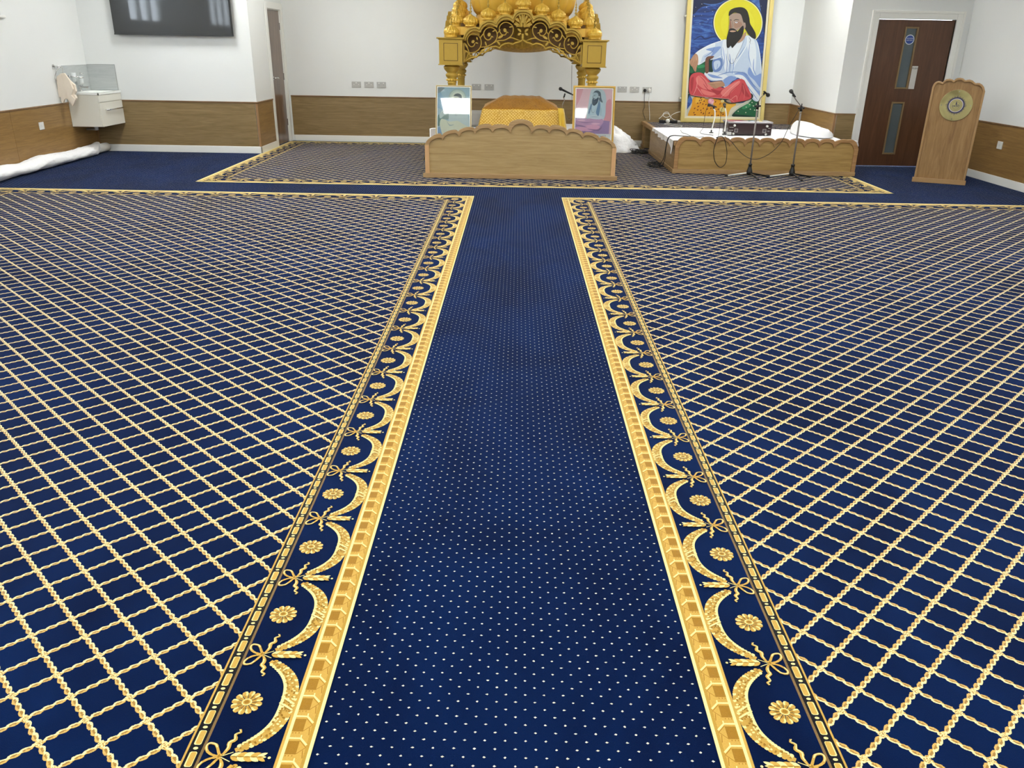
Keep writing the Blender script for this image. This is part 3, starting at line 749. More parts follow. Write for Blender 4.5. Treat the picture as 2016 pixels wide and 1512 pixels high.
M_yellow = plain('yellow_satin', '#DDB83A', .05, 12, .4, Sheen_Weight=.3)
mo = thing('covered_bed', 'golden brocade cloth draped over the raised bed under the canopy', 'draped bed', (.045, 11.5, .40))
def mound(u_, v_):
    """v runs from the front hem up over the ridge to the rear hem"""
    P = [(0, 10.95, .40, .575), (.12, 10.96, .52, .548), (.24, 10.97, .64, .520), (.33, 10.98, .715, .502), (.37, 11.00, .738, .492), (.46, 11.16, .790, .400), (.54, 11.34, .845, .290), (.60, 11.48, .866, .243), (.70, 11.70, .862, .245), (.78, 11.86, .81, .33), (.86, 12.02, .74, .47), (.91, 12.08, .62, .52), (1.0, 12.10, .40, .57)]
    for k in range(len(P)-1):
        if P[k][0] <= v_ <= P[k+1][0]+1e-9:
            t = (v_-P[k][0])/(P[k+1][0]-P[k][0]); _, y, z, w = [P[k][j]*(1-t)+P[k+1][j]*t for j in range(4)]; break
    s_ = 2*u_-1; fl = abs(s_); sg = 1 if s_ > 0 else -1
    if fl <= .6: x = w*(s_/.6); zz = z+.006*nz2(x*2, y*2, 3, 4)
    else:
        t = (fl-.6)/.4; ze = min(z, .725); we = max(w, .505) if z > .725 else w
        if t < .45: k = t/.45; x = sg*(w+(we-w)*k); zz = z+(ze-z)*k
        else: k = (t-.45)/.55; x = sg*(we+(.578-we)*k); zz = ze+(.40-ze)*k
    x += .004*math.sin(y*40)*(fl > .8)
    return (.048+x, y+.004*math.sin(x*30)*(v_ < .3), max(zz+.003*math.sin(s_*22+v_*9), .392))
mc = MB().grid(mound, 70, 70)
mc.mi = [1 if (i//70) < 25 else 0 for i in range(len(mc.f))]  # front rows take a brighter copy of the same cloth, light painted in
mc.build('brocade_cover', [M_weave, M_weave_lit], mo)
def sidecloth(u_, v_):
    x = .520+.088*u_+(.035+.025*u_)*v_; y = 10.928+.012*math.sin(u_*16+v_)*min(1, v_*2)-.02*v_; z = .752-.355*v_-.045*max(0, u_-.7)
    if v_ < .16: y += (.16-v_)*.55
    if u_ > .8: y += (u_-.8)*.9
    return (x, y, max(z, .395))
MB().grid(sidecloth, 40, 22).build('side_drape', M_yellow, mo)
for nm, lb, m_, pts, z_ in (('folded_cloth', 'small grey folded cloth left of the golden covered bed', plain('grey_cloth', '#A7A6A0', .06, 12, .9), [(-.78, 12.30), (-.46, 12.27), (-.46, 12.60), (-.78, 12.6)], .60),):
    o = MB().prism(pts, .392, z_, 'xy').build(nm, m_, bevel=.03); tag(o, lb, 'cloth')
def lump(name, label, cat, c, r, m_, seed=1.0, nx=24, ny=14, amp=.25, parent=None):
    def f(u_, v_):
        a = 2*math.pi*u_; b = math.pi/2*v_; d = (math.cos(b)*math.cos(a), math.cos(b)*math.sin(a), math.sin(b))
        k = 1+amp*nz2(d[0]*1.6+seed, d[1]*1.6+d[2], 1.3, seed)+amp*.35*nz2(d[0]*4, d[1]*4+d[2]*3, 1.4, seed+3)
        return (c[0]+r[0]*d[0]*k, c[1]+r[1]*d[1]*k, c[2]+r[2]*d[2]*k)
    m = MB().grid(f, nx, ny, closed_u=True); b = [f(i/nx, 0) for i in range(nx)]; m.add(b, [tuple(range(nx))])
    o = m.build(name, m_, parent)
    if parent is None: tag(o, label, cat)
    return o
lump('posy', 'small green and yellow posy beside the right framed portrait', 'flowers', (.745, 11.0, .393), (.045, .04, .10), plain('posy_green', '#B9B23C', .4, 40, .8), 2.2, amp=.5)
lump('red_pouch', 'small dark red pouch right of the golden covered bed', 'pouch', (.665, 10.60, .393), (.05, .06, .075), plain('dark_red_cloth', '#7E2417', .3, 30, .8), 5.1)
tag(MB().prism([(-1.06, 10.25), (-1.045, 10.22), (-.99, 10.30), (-.99, 10.36), (-1.04, 10.34)], .393, .545, 'xy').build('folded_napkin', M_white, bevel=.004), 'white folded napkin standing behind the left framed portrait', 'napkin')

# microphone beside the bed
def mic(parent, a, b, r=.016, head=.026):
    """handheld microphone from grille a to tail b"""
    a, b = Vector(a), Vector(b); d = (b-a).normalized(); L_ = (b-a).length
    MB().tube([a+d*(head*1.9), a+d*(L_*.45), b], [r, r*.9, r*.62], 12).build('body', M_black, parent)
    MB().tube([a, a+d*head*.25, a+d*head*.8, a+d*head*1.5, a+d*head*2.1], [head*.45, head*.8, head, head*.95, r], 14).build('grille', plain('mic_grille', '#3A3A3A', .3, 300, .5, .6), parent)
m1 = thing('microphone', 'black microphone on a slim stand beside the golden covered bed', 'microphone', (.70, 12.33, .40))
mic(m1, W(1100.5, 173.5, 1, 12.33), W(1129.5, 187.5, 1, 12.33), .015, .025)
q = W(1112.5, 184, 1, 12.33)
MB().tube([q, q+Vector((-.012, 0, -.045)), q+Vector((-.02, 0, -.06))], [.010, .012, .008], 8).build('clip', M_black, m1)
MB().tube([q+Vector((-.02, 0, -.05)), q+Vector((-.006, 0, -.09)), q+Vector((-.03, 0, -.15)), (q.x-.02, 12.33, .393)], [.010, .006, .005, .006], 8).build('stand', M_chrome, m1)
wire('cable', 'thin grey cable hanging inside the canopy by its right column', [W(1126, 128, 1, 11.3), W(1125.5, 160, 1, 11.3), W(1126, 200, 1, 11.3), W(1126, 225, 1, 11.3), W(1123.5, 234, 1, 11.5), W(1119, 236, 1, 11.9), W(1114, 228, 1, 12.3)], .003, plain('grey_cable', '#6E6A64', .05, 9, .6))

# ================================================================ framed portraits
SKIN, HAIR = '#D8B79E', '#3A4650'
def flatmat(name, c): return plain('print_'+name, c, .05, 22, .6)
def picture(name, label, corners, depth, frame_m, lines, shapes, fw, glass=True, tilt=None, cat='picture', stray=()):
    """corners: bottom-left, bottom-right and height vector of a real upright board; shapes in (u, v) from 0 to 1, v up"""
    bl, br, up = [Vector(c) for c in corners]; ex = (br-bl); ey = up; n = ex.cross(ey).normalized(); n = -n if n.y > 0 else n
    w, h = ex.length, ey.length; ax, ay = ex/w, ey/h
    t = thing(name, label, cat, tuple((bl+br)/2))
    P = lambda a, b, d: bl+ax*a+ay*b+n*d
    def slab(m, a0, a1, b0, b1, d0, d1, mi=0):
        v = [P(a, b, d) for d in (d0, d1) for b in (b0, b1) for a in (a0, a1)]
        m.add(v, [(0, 2, 3, 1), (4, 5, 7, 6), (0, 1, 5, 4), (2, 6, 7, 3), (0, 4, 6, 2), (1, 3, 7, 5)], mi)
    m = MB(); slab(m, .002, w-.002, .002, h-.002, -depth, -.004); m.build('backing', M_oakedge, t)
    d = 0
    for (wd, mt, zz) in lines:
        m = MB(); slab(m, d, w-d, d, d+wd, -depth, zz); slab(m, d, w-d, h-d-wd, h-d, -depth, zz); slab(m, d, d+wd, d+wd, h-d-wd, -depth, zz); slab(m, w-d-wd, w-d, d+wd, h-d-wd, -depth, zz)
        m.build('frame', mt, t, bevel=.001); d += wd
    im = MB(); mats = []; slab(im, d, w-d, d, h-d, -.003, -.002, 0); mats.append(shapes[0])
    for k, (col, pts) in enumerate(shapes[1:]):
        if col not in mats: mats.append(col)
        pts = [(min(max(a, d), w-d), min(max(b, d), h-d)) for a, b in [(u_*w, v_*h) for u_, v_ in pts]]
        im.add([P(a, b, -.0018+.00035*(k % 40)*.12+.00004*k) for a, b in pts], [tuple(range(len(pts)))], mats.index(col))
    im.build('picture', mats, t, fix=False)
    if glass:
        g = MB(); slab(g, d, w-d, d, h-d, .001, .003); g.build('glass', mat('picture_glass', '#FFFFFF', .03, Transmission_Weight=1.0, IOR=1.5), t)
    return t, P, w, h, d
def cir(cx, cy, rx, ry, n=28): return [(cx+rx*math.cos(2*math.pi*k/n), cy+ry*math.sin(2*math.pi*k/n)) for k in range(n)]
def sp2(pts, n=5): return spline(pts, n, True)
def pxuv(pts, bx, by, bw, bh): return [((a-bx)/bw, 1-(b-by)/bh) for a, b in pts]
# left: pale blue portrait of a seated robed figure with a halo; traced in zoomed picture pixels of the frame
L0 = (205, 130, 910, 1455)    # frame left, top, width, height
lp = lambda pts: pxuv(sp2(pts), *L0)
Lsh = [flatmat('sky', '#A2C4CE'),  # sky paled to paint in the haze of the glass
 (flatmat('sky_deep', '#88B2CA'), pxuv([(250, 700), (250, 250), (330, 300), (420, 500), (440, 760)], *L0)),
 (flatmat('grey_corner', '#849AA0'), lp([(255, 190), (420, 190), (400, 240), (260, 330)])),
 (flatmat('green_low', '#5F8B86'), lp([(255, 900), (350, 880), (330, 1100), (255, 1150)])),
 (flatmat('sky_low', '#8DB0CF'), lp([(255, 1200), (420, 1180), (420, 1330), (255, 1330)])),
 (flatmat('bird', '#C9DCE4'), [((a-205)/910, 1-(b-130)/1455) for a, b in [(330, 295), (400, 225), (425, 230), (410, 262), (460, 270), (385, 280)]]),
 (flatmat('halo_rim', '#A3BDB6'), pxuv(cir(755, 440, 225, 225), *L0)), (flatmat('halo', '#C3D6CB'), pxuv(cir(755, 440, 200, 200), *L0)), (flatmat('halo_in', '#D8E4D4'), pxuv(cir(755, 440, 160, 160), *L0)),
 (flatmat('robe', '#C2D6D6'), lp([(600, 720), (760, 700), (930, 720), (1020, 860), (1050, 1160), (900, 1180), (700, 1120), (560, 1100), (540, 900)])),
 (flatmat('robe_b', '#B9D0CC'), lp([(300, 860), (380, 770), (540, 740), (640, 740), (600, 820), (440, 880), (360, 950), (310, 960)])),
 (flatmat('bolster', '#7E9C98'), lp([(350, 960), (480, 840), (530, 830), (530, 980), (440, 985)])),
 (flatmat('robe_c', '#D3DBC6'), lp([(320, 1180), (330, 1000), (420, 985), (560, 1040), (760, 1020), (900, 1100), (1050, 1200), (1050, 1480), (480, 1480)])),
 (flatmat('robe_fold', '#9DB3B0'), lp([(480, 1010), (560, 1120), (680, 1110), (560, 1150)])),
 (flatmat('hair', '#5A6A6C'), lp([(660, 400), (700, 345), (780, 330), (850, 370), (870, 450), (860, 560), (820, 520), (760, 400)])),
 (flatmat('face', '#B8BFAE'), lp([(680, 420), (760, 400), (820, 480), (800, 570), (730, 600), (680, 540)])),
 (flatmat('beard', '#66777A'), lp([(690, 540), (740, 570), (810, 540), (800, 640), (740, 700), (700, 640)])),
 (flatmat('beads', '#7C8C94'), lp([(675, 760), (690, 850), (725, 890), (760, 850), (775, 760), (765, 840), (725, 878), (690, 835)]))]
TH = math.radians(6.6)
def leaned(x0, x1, ytop_z, y0, h, th, yaw=0):
    return ((x0, y0, .390), (x1, y0+yaw, .390), (0, h*math.sin(th), h*math.cos(th)))
M_fdark = plain('dark_gilt', '#7C6C44', .05, 20, .4, .4); M_fpale = plain('pale_gilt', '#D9C99C', .05, 20, .4, .3); M_fgold = plain('gilt_frame', '#B08C3A', .06, 20, .35, .4); M_mount = plain('ivory_mount', '#ECE8DC', .01, 5, .6)
picture('framed_portrait', 'framed pale blue print of a robed seated figure with halo, left on the altar', ((-.975, 10.10, .398), (-.548, 10.0944, .398), (0, .664*math.sin(math.radians(15.05)), .664*math.cos(math.radians(15.05)))), .018, None,
        [(.005, M_fpale, .006), (.009, M_fdark, .004), (.007, M_mount, .0035)], Lsh, .02)
R0 = (240, 130, 1030, 1470)
rp = lambda pts: pxuv(sp2(pts), *R0); rq = lambda pts: pxuv(pts, *R0)
Rsh = [flatmat('pink_ground', '#E2C0C8'),
 (flatmat('teal_glow', '#BAD0D6'), rp([(700, 210), (900, 200), (1020, 300), (1060, 600), (1000, 900), (600, 900), (620, 600), (650, 350)])),
 (flatmat('rose_side', '#D79AA4'), rp([(1060, 520), (1180, 480), (1180, 990), (1020, 980), (1050, 780)])),
 (flatmat('pink_left', '#D9A3AE'), rq([(320, 210), (480, 210), (420, 430), (320, 650)])),
 (flatmat('lilac_floor', '#9C84B4'), rq([(310, 910), (600, 930), (1160, 990), (1150, 1312), (300, 1312)])),
 (flatmat('paper', '#DDE4E2'), rq([(240, 1310), (1270, 1310), (1270, 1600), (240, 1600)])),
 (flatmat('robe_pale', '#B9D4DE'), rp([(700, 560), (880, 520), (1000, 600), (1045, 820), (980, 960), (760, 960), (580, 930), (640, 760), (650, 640)])),
 (flatmat('legs_lilac', '#C29AC0'), rp([(320, 960), (560, 940), (900, 920), (1000, 980), (980, 1060), (860, 1160), (560, 1150), (340, 1080)])),
 (flatmat('legs_pink', '#DDA9C6'), rp([(560, 1120), (760, 1080), (920, 1120), (860, 1200), (620, 1190)])),
 (flatmat('legs_pink', '#DDA9C6'), rp([(330, 1150), (560, 1150), (800, 1220), (560, 1250), (340, 1230)])),
 (flatmat('fold_lilac', '#8A6C98'), rp([(380, 1000), (560, 1030), (760, 1010), (560, 1050)])), (flatmat('fold_lilac', '#8A6C98'), rp([(600, 1190), (860, 1200), (980, 1120), (880, 1240)])),
 (flatmat('arms_pale', '#C9DAE2'), rp([(620, 880), (760, 850), (920, 860), (1000, 900), (900, 950), (680, 930)])),
 (flatmat('scarf', '#5F88AE'), rp([(690, 560), (660, 640), (620, 800), (655, 800), (690, 700), (710, 600)])), (flatmat('scarf', '#5F88AE'), rp([(880, 480), (915, 620), (880, 860), (815, 790), (840, 640)])),
 (flatmat('hair_dark', '#46606E'), rp([(720, 330), (760, 260), (840, 240), (910, 300), (930, 420), (970, 530), (900, 500), (860, 420), (820, 300), (730, 300)])),
 (flatmat('face_pale', '#A9C3CC'), rp([(725, 310), (830, 300), (860, 380), (830, 470), (770, 490), (725, 460)])),
 (flatmat('brow', '#5E7884'), rp([(735, 355), (790, 345), (790, 352), (740, 362)])),
 (flatmat('beard_dark', '#3E5666'), rp([(715, 450), (760, 430), (800, 450), (860, 400), (850, 520), (800, 590), (760, 615), (710, 570)])),
 (flatmat('brow', '#5E7884'), rp([(742, 372), (768, 366), (784, 374), (764, 380)])), (flatmat('brow', '#5E7884'), rp([(726, 366), (716, 410), (724, 432), (734, 428)])), (flatmat('ear', '#C3D6DC'), rp([(862, 385), (885, 375), (892, 405), (872, 435)])), (flatmat('lip', '#C9D6DA'), rp([(740, 452), (765, 446), (788, 456), (764, 462)])),
 (flatmat('fold_pale', '#9DBCC8'), rp([(930, 640), (945, 740), (935, 860), (922, 760)])), (flatmat('fold_pale', '#9DBCC8'), rp([(650, 900), (760, 880), (900, 890), (760, 900)])), (flatmat('fold_pale', '#9DBCC8'), rp([(680, 700), (672, 800), (640, 860), (660, 780)])),
 (flatmat('legs_light', '#E6C0D4'), rp([(360, 985), (480, 970), (560, 990), (440, 1005)])), (flatmat('legs_light', '#E6C0D4'), rp([(700, 1060), (820, 1040), (930, 1060), (820, 1085)])), (flatmat('fold_lilac', '#8A6C98'), rp([(340, 1095), (480, 1110), (600, 1150), (460, 1135)])), (flatmat('fold_lilac', '#8A6C98'), rp([(480, 1240), (620, 1270), (800, 1250), (640, 1290)])),
 (flatmat('beads_r', '#6C8698'), rp([(700, 640), (705, 740), (740, 785), (780, 740), (800, 660), (785, 740), (740, 795), (695, 740)]))]
rt, Pr, wr, hr, dr_ = picture('framed_portrait', 'gold framed print of a bearded figure on pink ground, right on the altar', ((.660, 10.10, .398), (1.158, 10.10, .398), (0, .677*math.sin(math.radians(10.9)), .677*math.cos(math.radians(10.9)))), .018, None,
        [(.007, M_fgold, .004), (.011, M_fgold, .011), (.007, M_fdark, .006), (.008, M_mount, .0035)], Rsh, .03)
def lettered(body, size, u_, v_, mt=M_black):
    ax = (Pr(1, 0, 0)-Pr(0, 0, 0)); ay = (Pr(0, 1, 0)-Pr(0, 0, 0)); R3 = Matrix((ax, ay, ax.cross(ay))).transposed()
    text(body, size, mt, rt, Pr(u_*wr, v_*hr, -.0006), R3, extrude=.0001)
lettered('COMMUNITY TRUST', .034, .50, .150, plain('ink_grey', '#77888C', .02, 9, .6))

# ================================================================ the gilded canopy
CC = Vector((.052, 11.89, .392)); HF = .89
ca = thing('canopy', 'gilded carved canopy on four columns with ribbed domes', 'canopy', tuple(CC))
FY = 10.93                                            # plane of the front fretwork
def loc2(pts, Y=FY): return [(a-CC.x, b-CC.z) for a, b in XZ(cr(840, 0, 7.56, pts), Y)]
def both(h): return h + [(-a, b) for a, b in h[::-1]][(1 if abs(h[-1][0]) < 1e-4 else 0):]
def snap(l): l[-1] = (0.0, l[-1][1]); return l
S_out = [(545, 600), (548, 555), (562, 505), (590, 455), (630, 418), (680, 400), (730, 396), (778, 408), (795, 368), (835, 328), (885, 302), (940, 296), (990, 306), (1028, 328), (1046, 285), (1090, 240), (1145, 216), (1200, 212), (1245, 224), (1280, 248), (1300, 203), (1340, 166), (1385, 149), (1425, 144)]
S_mid = [(562, 604), (566, 560), (582, 515), (608, 474), (645, 443), (688, 428), (735, 426), (790, 448), (808, 405), (845, 364), (890, 338), (940, 330), (990, 344), (1038, 372), (1058, 325), (1100, 278), (1148, 255), (1200, 250), (1245, 268), (1288, 300), (1308, 250), (1345, 205), (1385, 184), (1425, 178)]
S_in = [(582, 606), (588, 575), (603, 540), (628, 505), (662, 476), (700, 462), (745, 462), (800, 492), (818, 446), (852, 404), (895, 376), (942, 366), (992, 382), (1046, 414), (1064, 366), (1103, 322), (1150, 296), (1202, 290), (1248, 310), (1294, 350), (1312, 292), (1346, 246), (1385, 222), (1425, 214)]
o_, m_, i_ = [both(snap(loc2(s))) for s in (S_out, S_mid, S_in)]
D = lambda y: y-CC.y
def sub(mb, name, m, parent=ca, **k): return mb.build(name, m, parent, local=True, **k)
arch = sub(MB().band(o_, m_, D(10.895), D(11.045)), 'arch_moulding', M_gold, bevel=.004)
arch2 = sub(MB().band(m_, i_, D(10.925), D(11.045)), 'arch_moulding', M_gold, bevel=.004)
# pierced scrollwork
fw = MB()
def stroke(pts, r=.0075, n=4, Y=FY):
    for sgn in (1, -1):
        q = spline(loc2(pts, Y), n); fw.tube([(sgn*a, D(FY), b) for a, b in q], r, 6)
def leaf2(cx_, cy_, rx_, ry_, ang=0):
    p = loc2([(cx_, cy_)])[0]; sc = .00088
    for sgn in (1, -1):
        pts = [(sgn*(p[0]+sc*(rx_*math.cos(a)*math.cos(ang)-ry_*math.sin(a)*math.sin(ang))), p[1]+sc*(rx_*math.cos(a)*math.sin(ang)+ry_*math.sin(a)*math.cos(ang))) for a in [2*math.pi*k/10 for k in range(10)]]
        fw.prism(pts, D(FY)-.010, D(FY)+.006)
stroke([(562, 912), (600, 850), (628, 792), (700, 782), (778, 735), (812, 655), (800, 570), (750, 516), (690, 506), (632, 532), (605, 592), (617, 652), (657, 694), (700, 684), (716, 645)])
stroke([(800, 705), (880, 695), (965, 660), (1030, 600), (1052, 520), (1020, 442), (950, 408), (882, 432), (850, 490), (862, 555), (905, 594), (948, 580), (962, 545)])
stroke([(1000, 640), (1060, 606), (1150, 600), (1230, 560), (1282, 490), (1284, 402), (1230, 346), (1152, 336), (1092, 386), (1082, 452), (1116, 512), (1168, 520), (1190, 482)])
stroke([(1425, 590), (1385, 606), (1320, 580), (1250, 562), (1190, 585)]); stroke([(1425, 590), (1425, 500)], .010)
stroke([(1050, 500), (1075, 470), (1095, 440)]); stroke([(800, 560), (830, 520), (850, 500)])
for a, b in (((1425, 400), (1320, 330)), ((1425, 400), (1345, 265)), ((1425, 400), (1385, 232)), ((1425, 400), (1425, 215)), ((1425, 400), (1330, 395))): stroke([a, ((a[0]+b[0])/2-8, (a[1]+b[1])/2-6), b], .009)
for a, b, c_, d_, e_ in ((1350, 300, 34, 15, 2.5), (1392, 262, 34, 13, 2.0), (1425, 290, 13, 52, 0), (1335, 365, 36, 15, 2.9), (1382, 450, 32, 14, -.7), (1380, 505, 26, 16, .6), (690, 620, 24, 20, .6), (745, 640, 20, 8, -.3), (930, 515, 26, 22, 1.2), (975, 545, 18, 8, -.5), (1165, 450, 22, 26, .4), (1200, 480, 20, 8, -.4),
                         (1100, 548, 40, 16, .5), (1070, 640, 34, 13, -.9), (880, 650, 30, 10, -1.2), (750, 572, 22, 9, -1.2), (1000, 460, 24, 8, .5), (590, 680, 40, 12, -1.0), (840, 745, 34, 13, .3), (1255, 400, 26, 9, .2), (580, 770, 24, 10, .2)): leaf2(a, b, c_, d_, e_)
stroke([(640, 815), (618, 740), (575, 655), (556, 640)]); stroke([(640, 815), (600, 765), (556, 745)]); stroke([(640, 815), (690, 835), (745, 845)]); stroke([(640, 815), (660, 850)])
stroke([(745, 845), (790, 790), (850, 740), (905, 700)]); stroke([(890, 770), (930, 745), (995, 735)], .006)
low = [(552, 930), (585, 900), (640, 866), (700, 850), (742, 852), (770, 812), (820, 782), (888, 772), (910, 730), (955, 700), (1025, 688), (1085, 716), (1110, 678), (1165, 650), (1225, 640), (1282, 662), (1320, 640), (1370, 628), (1405, 612), (1425, 590)]
q = both(snap(loc2(low))); fw.tube([(a, D(FY), b) for a, b in q], .011, 6)
q2 = loc2([(552, 640), (552, 925)]);
for sgn in (1, -1): fw.box(*sorted((sgn*q2[0][0]-.008, sgn*q2[0][0]+.008)), D(FY)-.012, D(FY)+.05, q2[1][1], q2[0][1])
fret = sub(fw, 'fretwork', M_gold)
# stepped blocks behind the moulding carry the cupolas
CUP = loc2([(355, 548), (655, 398), (915, 300), (1165, 225), (1425, 140)], 11.05)
CUP[4] = (0.0, CUP[4][1])
ed = [-HF-.14] + [(CUP[k][0]+CUP[k+1][0])/2 for k in range(4)]; zb = [0, 1.60, 1.70, 1.775, 1.81]
stb = MB()
for k in range(1, 5):
    x0 = ed[k]; x1 = ed[k+1] if k < 4 else -ed[4]
    for sgn in ((1, -1) if k < 4 else (1,)):
        a, b = sorted((sgn*x0, sgn*x1)); stb.box(a, b, D(11.045), D(11.175), zb[k]-CC.z, CUP[k][1])
stepb = sub(stb, 'stepped_block', M_goldb, bevel=.003)
shade_l = []  # dark boards added behind the scrolls to paint the shade inside
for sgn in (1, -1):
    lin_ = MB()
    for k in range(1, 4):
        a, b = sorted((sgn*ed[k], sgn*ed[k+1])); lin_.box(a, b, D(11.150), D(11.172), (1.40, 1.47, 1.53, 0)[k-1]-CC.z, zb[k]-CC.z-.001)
    shade_l.append(sub(lin_, 'shade_backing', M_goldd))
def cupola(x, z, y=11.055):
    m = MB().lathe([(r, q*.74) for r, q in [(.060, 0), (.072, .005), (.072, .016), (.066, .022), (.082, .045), (.092, .066), (.095, .074), (.088, .080), (.092, .086), (.090, .104), (.080, .128), (.062, .150), (.042, .166), (.026, .176), (.026, .182), (.014, .190)]], (x, D(y), z), 112, rad=lambda a, i: 1+(.10*abs(math.cos(a*7))-.05)*(1 if 4 <= i <= 12 and i != 7 else 0))
    o = sub(m, 'cupola', M_goldb)
    pr = [(.010, .132), (.014, .142), (.007, .152)]
    zz = .156
    for r in (.017, .014, .012, .010): pr += [(.006, zz), (r, zz+r*.9), (.006, zz+r*1.8)]; zz += r*1.8+.008
    pr += [(.004, zz), (.001, zz+.045)]
    f = MB().lathe(pr, (x, D(y), z), 12).build('finial', M_gold, o, local=True)
    return o
cups = []
for k in range(5):
    for sgn in ((-1, 1) if k < 4 else (1,)):
        cups.append(cupola(sgn*abs(CUP[k][0]), CUP[k][1]) if k else cupola(sgn*(HF+.0), 1.57-CC.z, 10.955+.045))
for turn in (1, 2, 3):
    for o in [arch, arch2, fret, stepb] + shade_l + [c for i, c in enumerate(cups) if i != 1]:
        c = copy_tree(o, ca); c.rotation_euler = (0, 0, turn*math.pi/2)
# corner boxes and columns
bx = MB(); w = .145
bx.box(-w, w, -w, w, 1.262-CC.z, 1.545-CC.z); bx.box(-w-.012, w+.012, -w-.012, w+.012, 1.250-CC.z, 1.262-CC.z); bx.box(-w-.010, w+.010, -w-.010, w+.010, 1.541-CC.z, 1.553-CC.z); bx.box(-w-.028, w+.028, -w-.028, w+.028, 1.553-CC.z, 1.568-CC.z)
def flutes(a, i): return 1-.07*abs(math.cos(a*6)) if 6 <= i <= 9 else 1
col = [(.085, 0), (.085, .03), (.070, .045), (.060, .06), (.055, .075), (.052, .08), (.052, .09), (.054, .40), (.054, .55), (.054, .640), (.060, .650), (.054, .656), (.056, .668), (.066, .672), (.070, .682), (.066, .692), (.058, .696), (.060, .705), (.074, .720), (.080, .738), (.078, .750), (.060, .762), (.060, .768), (.072, .780), (.092, .800), (.102, .822), (.104, .840), (.090, .846), (.09, .858)]
proto = None
for sx in (-1, 1):
    for sy in (-1, 1):
        if proto is None:
            b = sub(bx, 'corner_box', M_gold, bevel=.003)
            p = MB()
            for s_ in (-1, 1):
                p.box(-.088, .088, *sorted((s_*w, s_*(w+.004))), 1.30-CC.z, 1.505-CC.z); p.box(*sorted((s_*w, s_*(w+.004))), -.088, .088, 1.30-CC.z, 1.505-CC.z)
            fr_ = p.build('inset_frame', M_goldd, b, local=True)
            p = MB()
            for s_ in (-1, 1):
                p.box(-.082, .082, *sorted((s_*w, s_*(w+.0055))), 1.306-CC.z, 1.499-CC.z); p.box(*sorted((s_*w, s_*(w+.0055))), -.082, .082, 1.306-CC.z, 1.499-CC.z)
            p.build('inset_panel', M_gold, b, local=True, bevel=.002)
            c = sub(MB().lathe(col, (0, 0, 0), 36, rad=flutes), 'column', M_gold)
            kn = MB()
            for k in range(12):
                a = 2*math.pi*k/12; kn.lathe([(.001, -.013), (.010, -.008), (.013, 0), (.010, .008), (.001, .013)], (.063*math.cos(a), .063*math.sin(a), .682), 8)
            kn.build('beading', M_goldb, c, local=True); proto = (b, c)
        else:
            b, c = copy_tree(proto[0], ca), copy_tree(proto[1], ca)
        b.location = (sx*HF, sy*HF, 0); c.location = (sx*HF, sy*HF, 0)
# roof board, central dome, inner drape
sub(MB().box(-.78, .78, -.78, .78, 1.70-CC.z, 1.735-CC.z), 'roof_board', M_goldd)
sub(MB().lathe([(.62, 1.735), (.66, 1.75), (.66, 1.80), (.62, 1.83), (.60, 1.86)], (0, 0, -CC.z), 48), 'dome_drum', M_goldb)
sub(MB().lathe([(.590, 1.86), (.625, 1.90), (.655, 1.98), (.680, 2.10), (.685, 2.22), (.66, 2.36), (.60, 2.50), (.50, 2.62), (.37, 2.73), (.24, 2.82), (.13, 2.89), (.05, 2.94), (.02, 2.99)], (0, 0, -CC.z), 144, rad=lambda a, i: 1+.045*abs(math.cos(a*9))), 'dome', M_goldb)
sub(MB().lathe([(.02, 1.400), (.12, 1.403), (.24, 1.414), (.34, 1.432), (.41, 1.460), (.455, 1.500), (.47, 1.70)], (0, 0, -CC.z), 160, rad=lambda a, i: 1+.02*math.cos(a*40)*(i/6), cap=False), 'inner_drape', M_goldcloth)

# ================================================================ stage on the right
st = thing('stage', 'low light oak stage with scalloped front and carpeted deck', 'stage', (3.17, 12.1, 0))
SX0, SX1, SY, DZ = 2.012, 4.338, 10.68, .392
MB().box(SX0+.02, SX1-.005, SY+.045, 13.58, DZ-.03, DZ).build('deck_board', M_oak, st)
MB().box(SX0+.055, SX1-.02, SY+.05, 13.55, DZ, DZ+.004).build('deck_carpet', M_latS, st)
sw = MB().box(SX0, SX0+.022, SY+.03, 12.75, .06, .345).box(SX0, SX0+.022, 13.45, 13.59, .06, .345).box(SX0, SX0+.022, 12.75, 13.45, .34, .345)
sw.build('side_board', wood('side_oak', '#A08254', '#86693E', '#B29466', 'y', 1.4, .5, .1, 20), st)
MB().box(SX0-.012, SX0+.05, SY+.03, 13.66, .345, .400).build('top_rail', wood('rail_oak', '#9C7A50', '#81603A', '#B0906A', 'y', 1.4, .5, .1, 24), st, bevel=.004)
MB().box(SX0-.014, SX0+.022, SY+.0, 12.78, .007, .060).box(SX0-.014, SX0+.022, 13.45, 13.59, .007, .060).build('plinth', M_oakedge, st, bevel=.004)
MB().box(SX0+.022, SX0+.20, 13.43, 13.45, .007, .345).build('inner_board', M_oak, st)
MB().box(SX1-.022, SX1, SY+.03, YD-.03, .007, .345).build('side_board', MATS['side_oak'], st)
def SP(pts): return XZ(pts, SY)
zo, zi = .425, .358       # cusp heights of the outer and inner outlines
xs = [W(1379.4+29.5*k, 274, 1, SY).x for k in range(10)]
def dbl(a, b, za, zb_, h, n=9):
    """end lobe: two humps with a soft dip between"""
    mid = (a+b)/2; return arc((a, za), (mid, (max(za, zb_)+h*.82)), h*.0+ .030, n, .5), mid
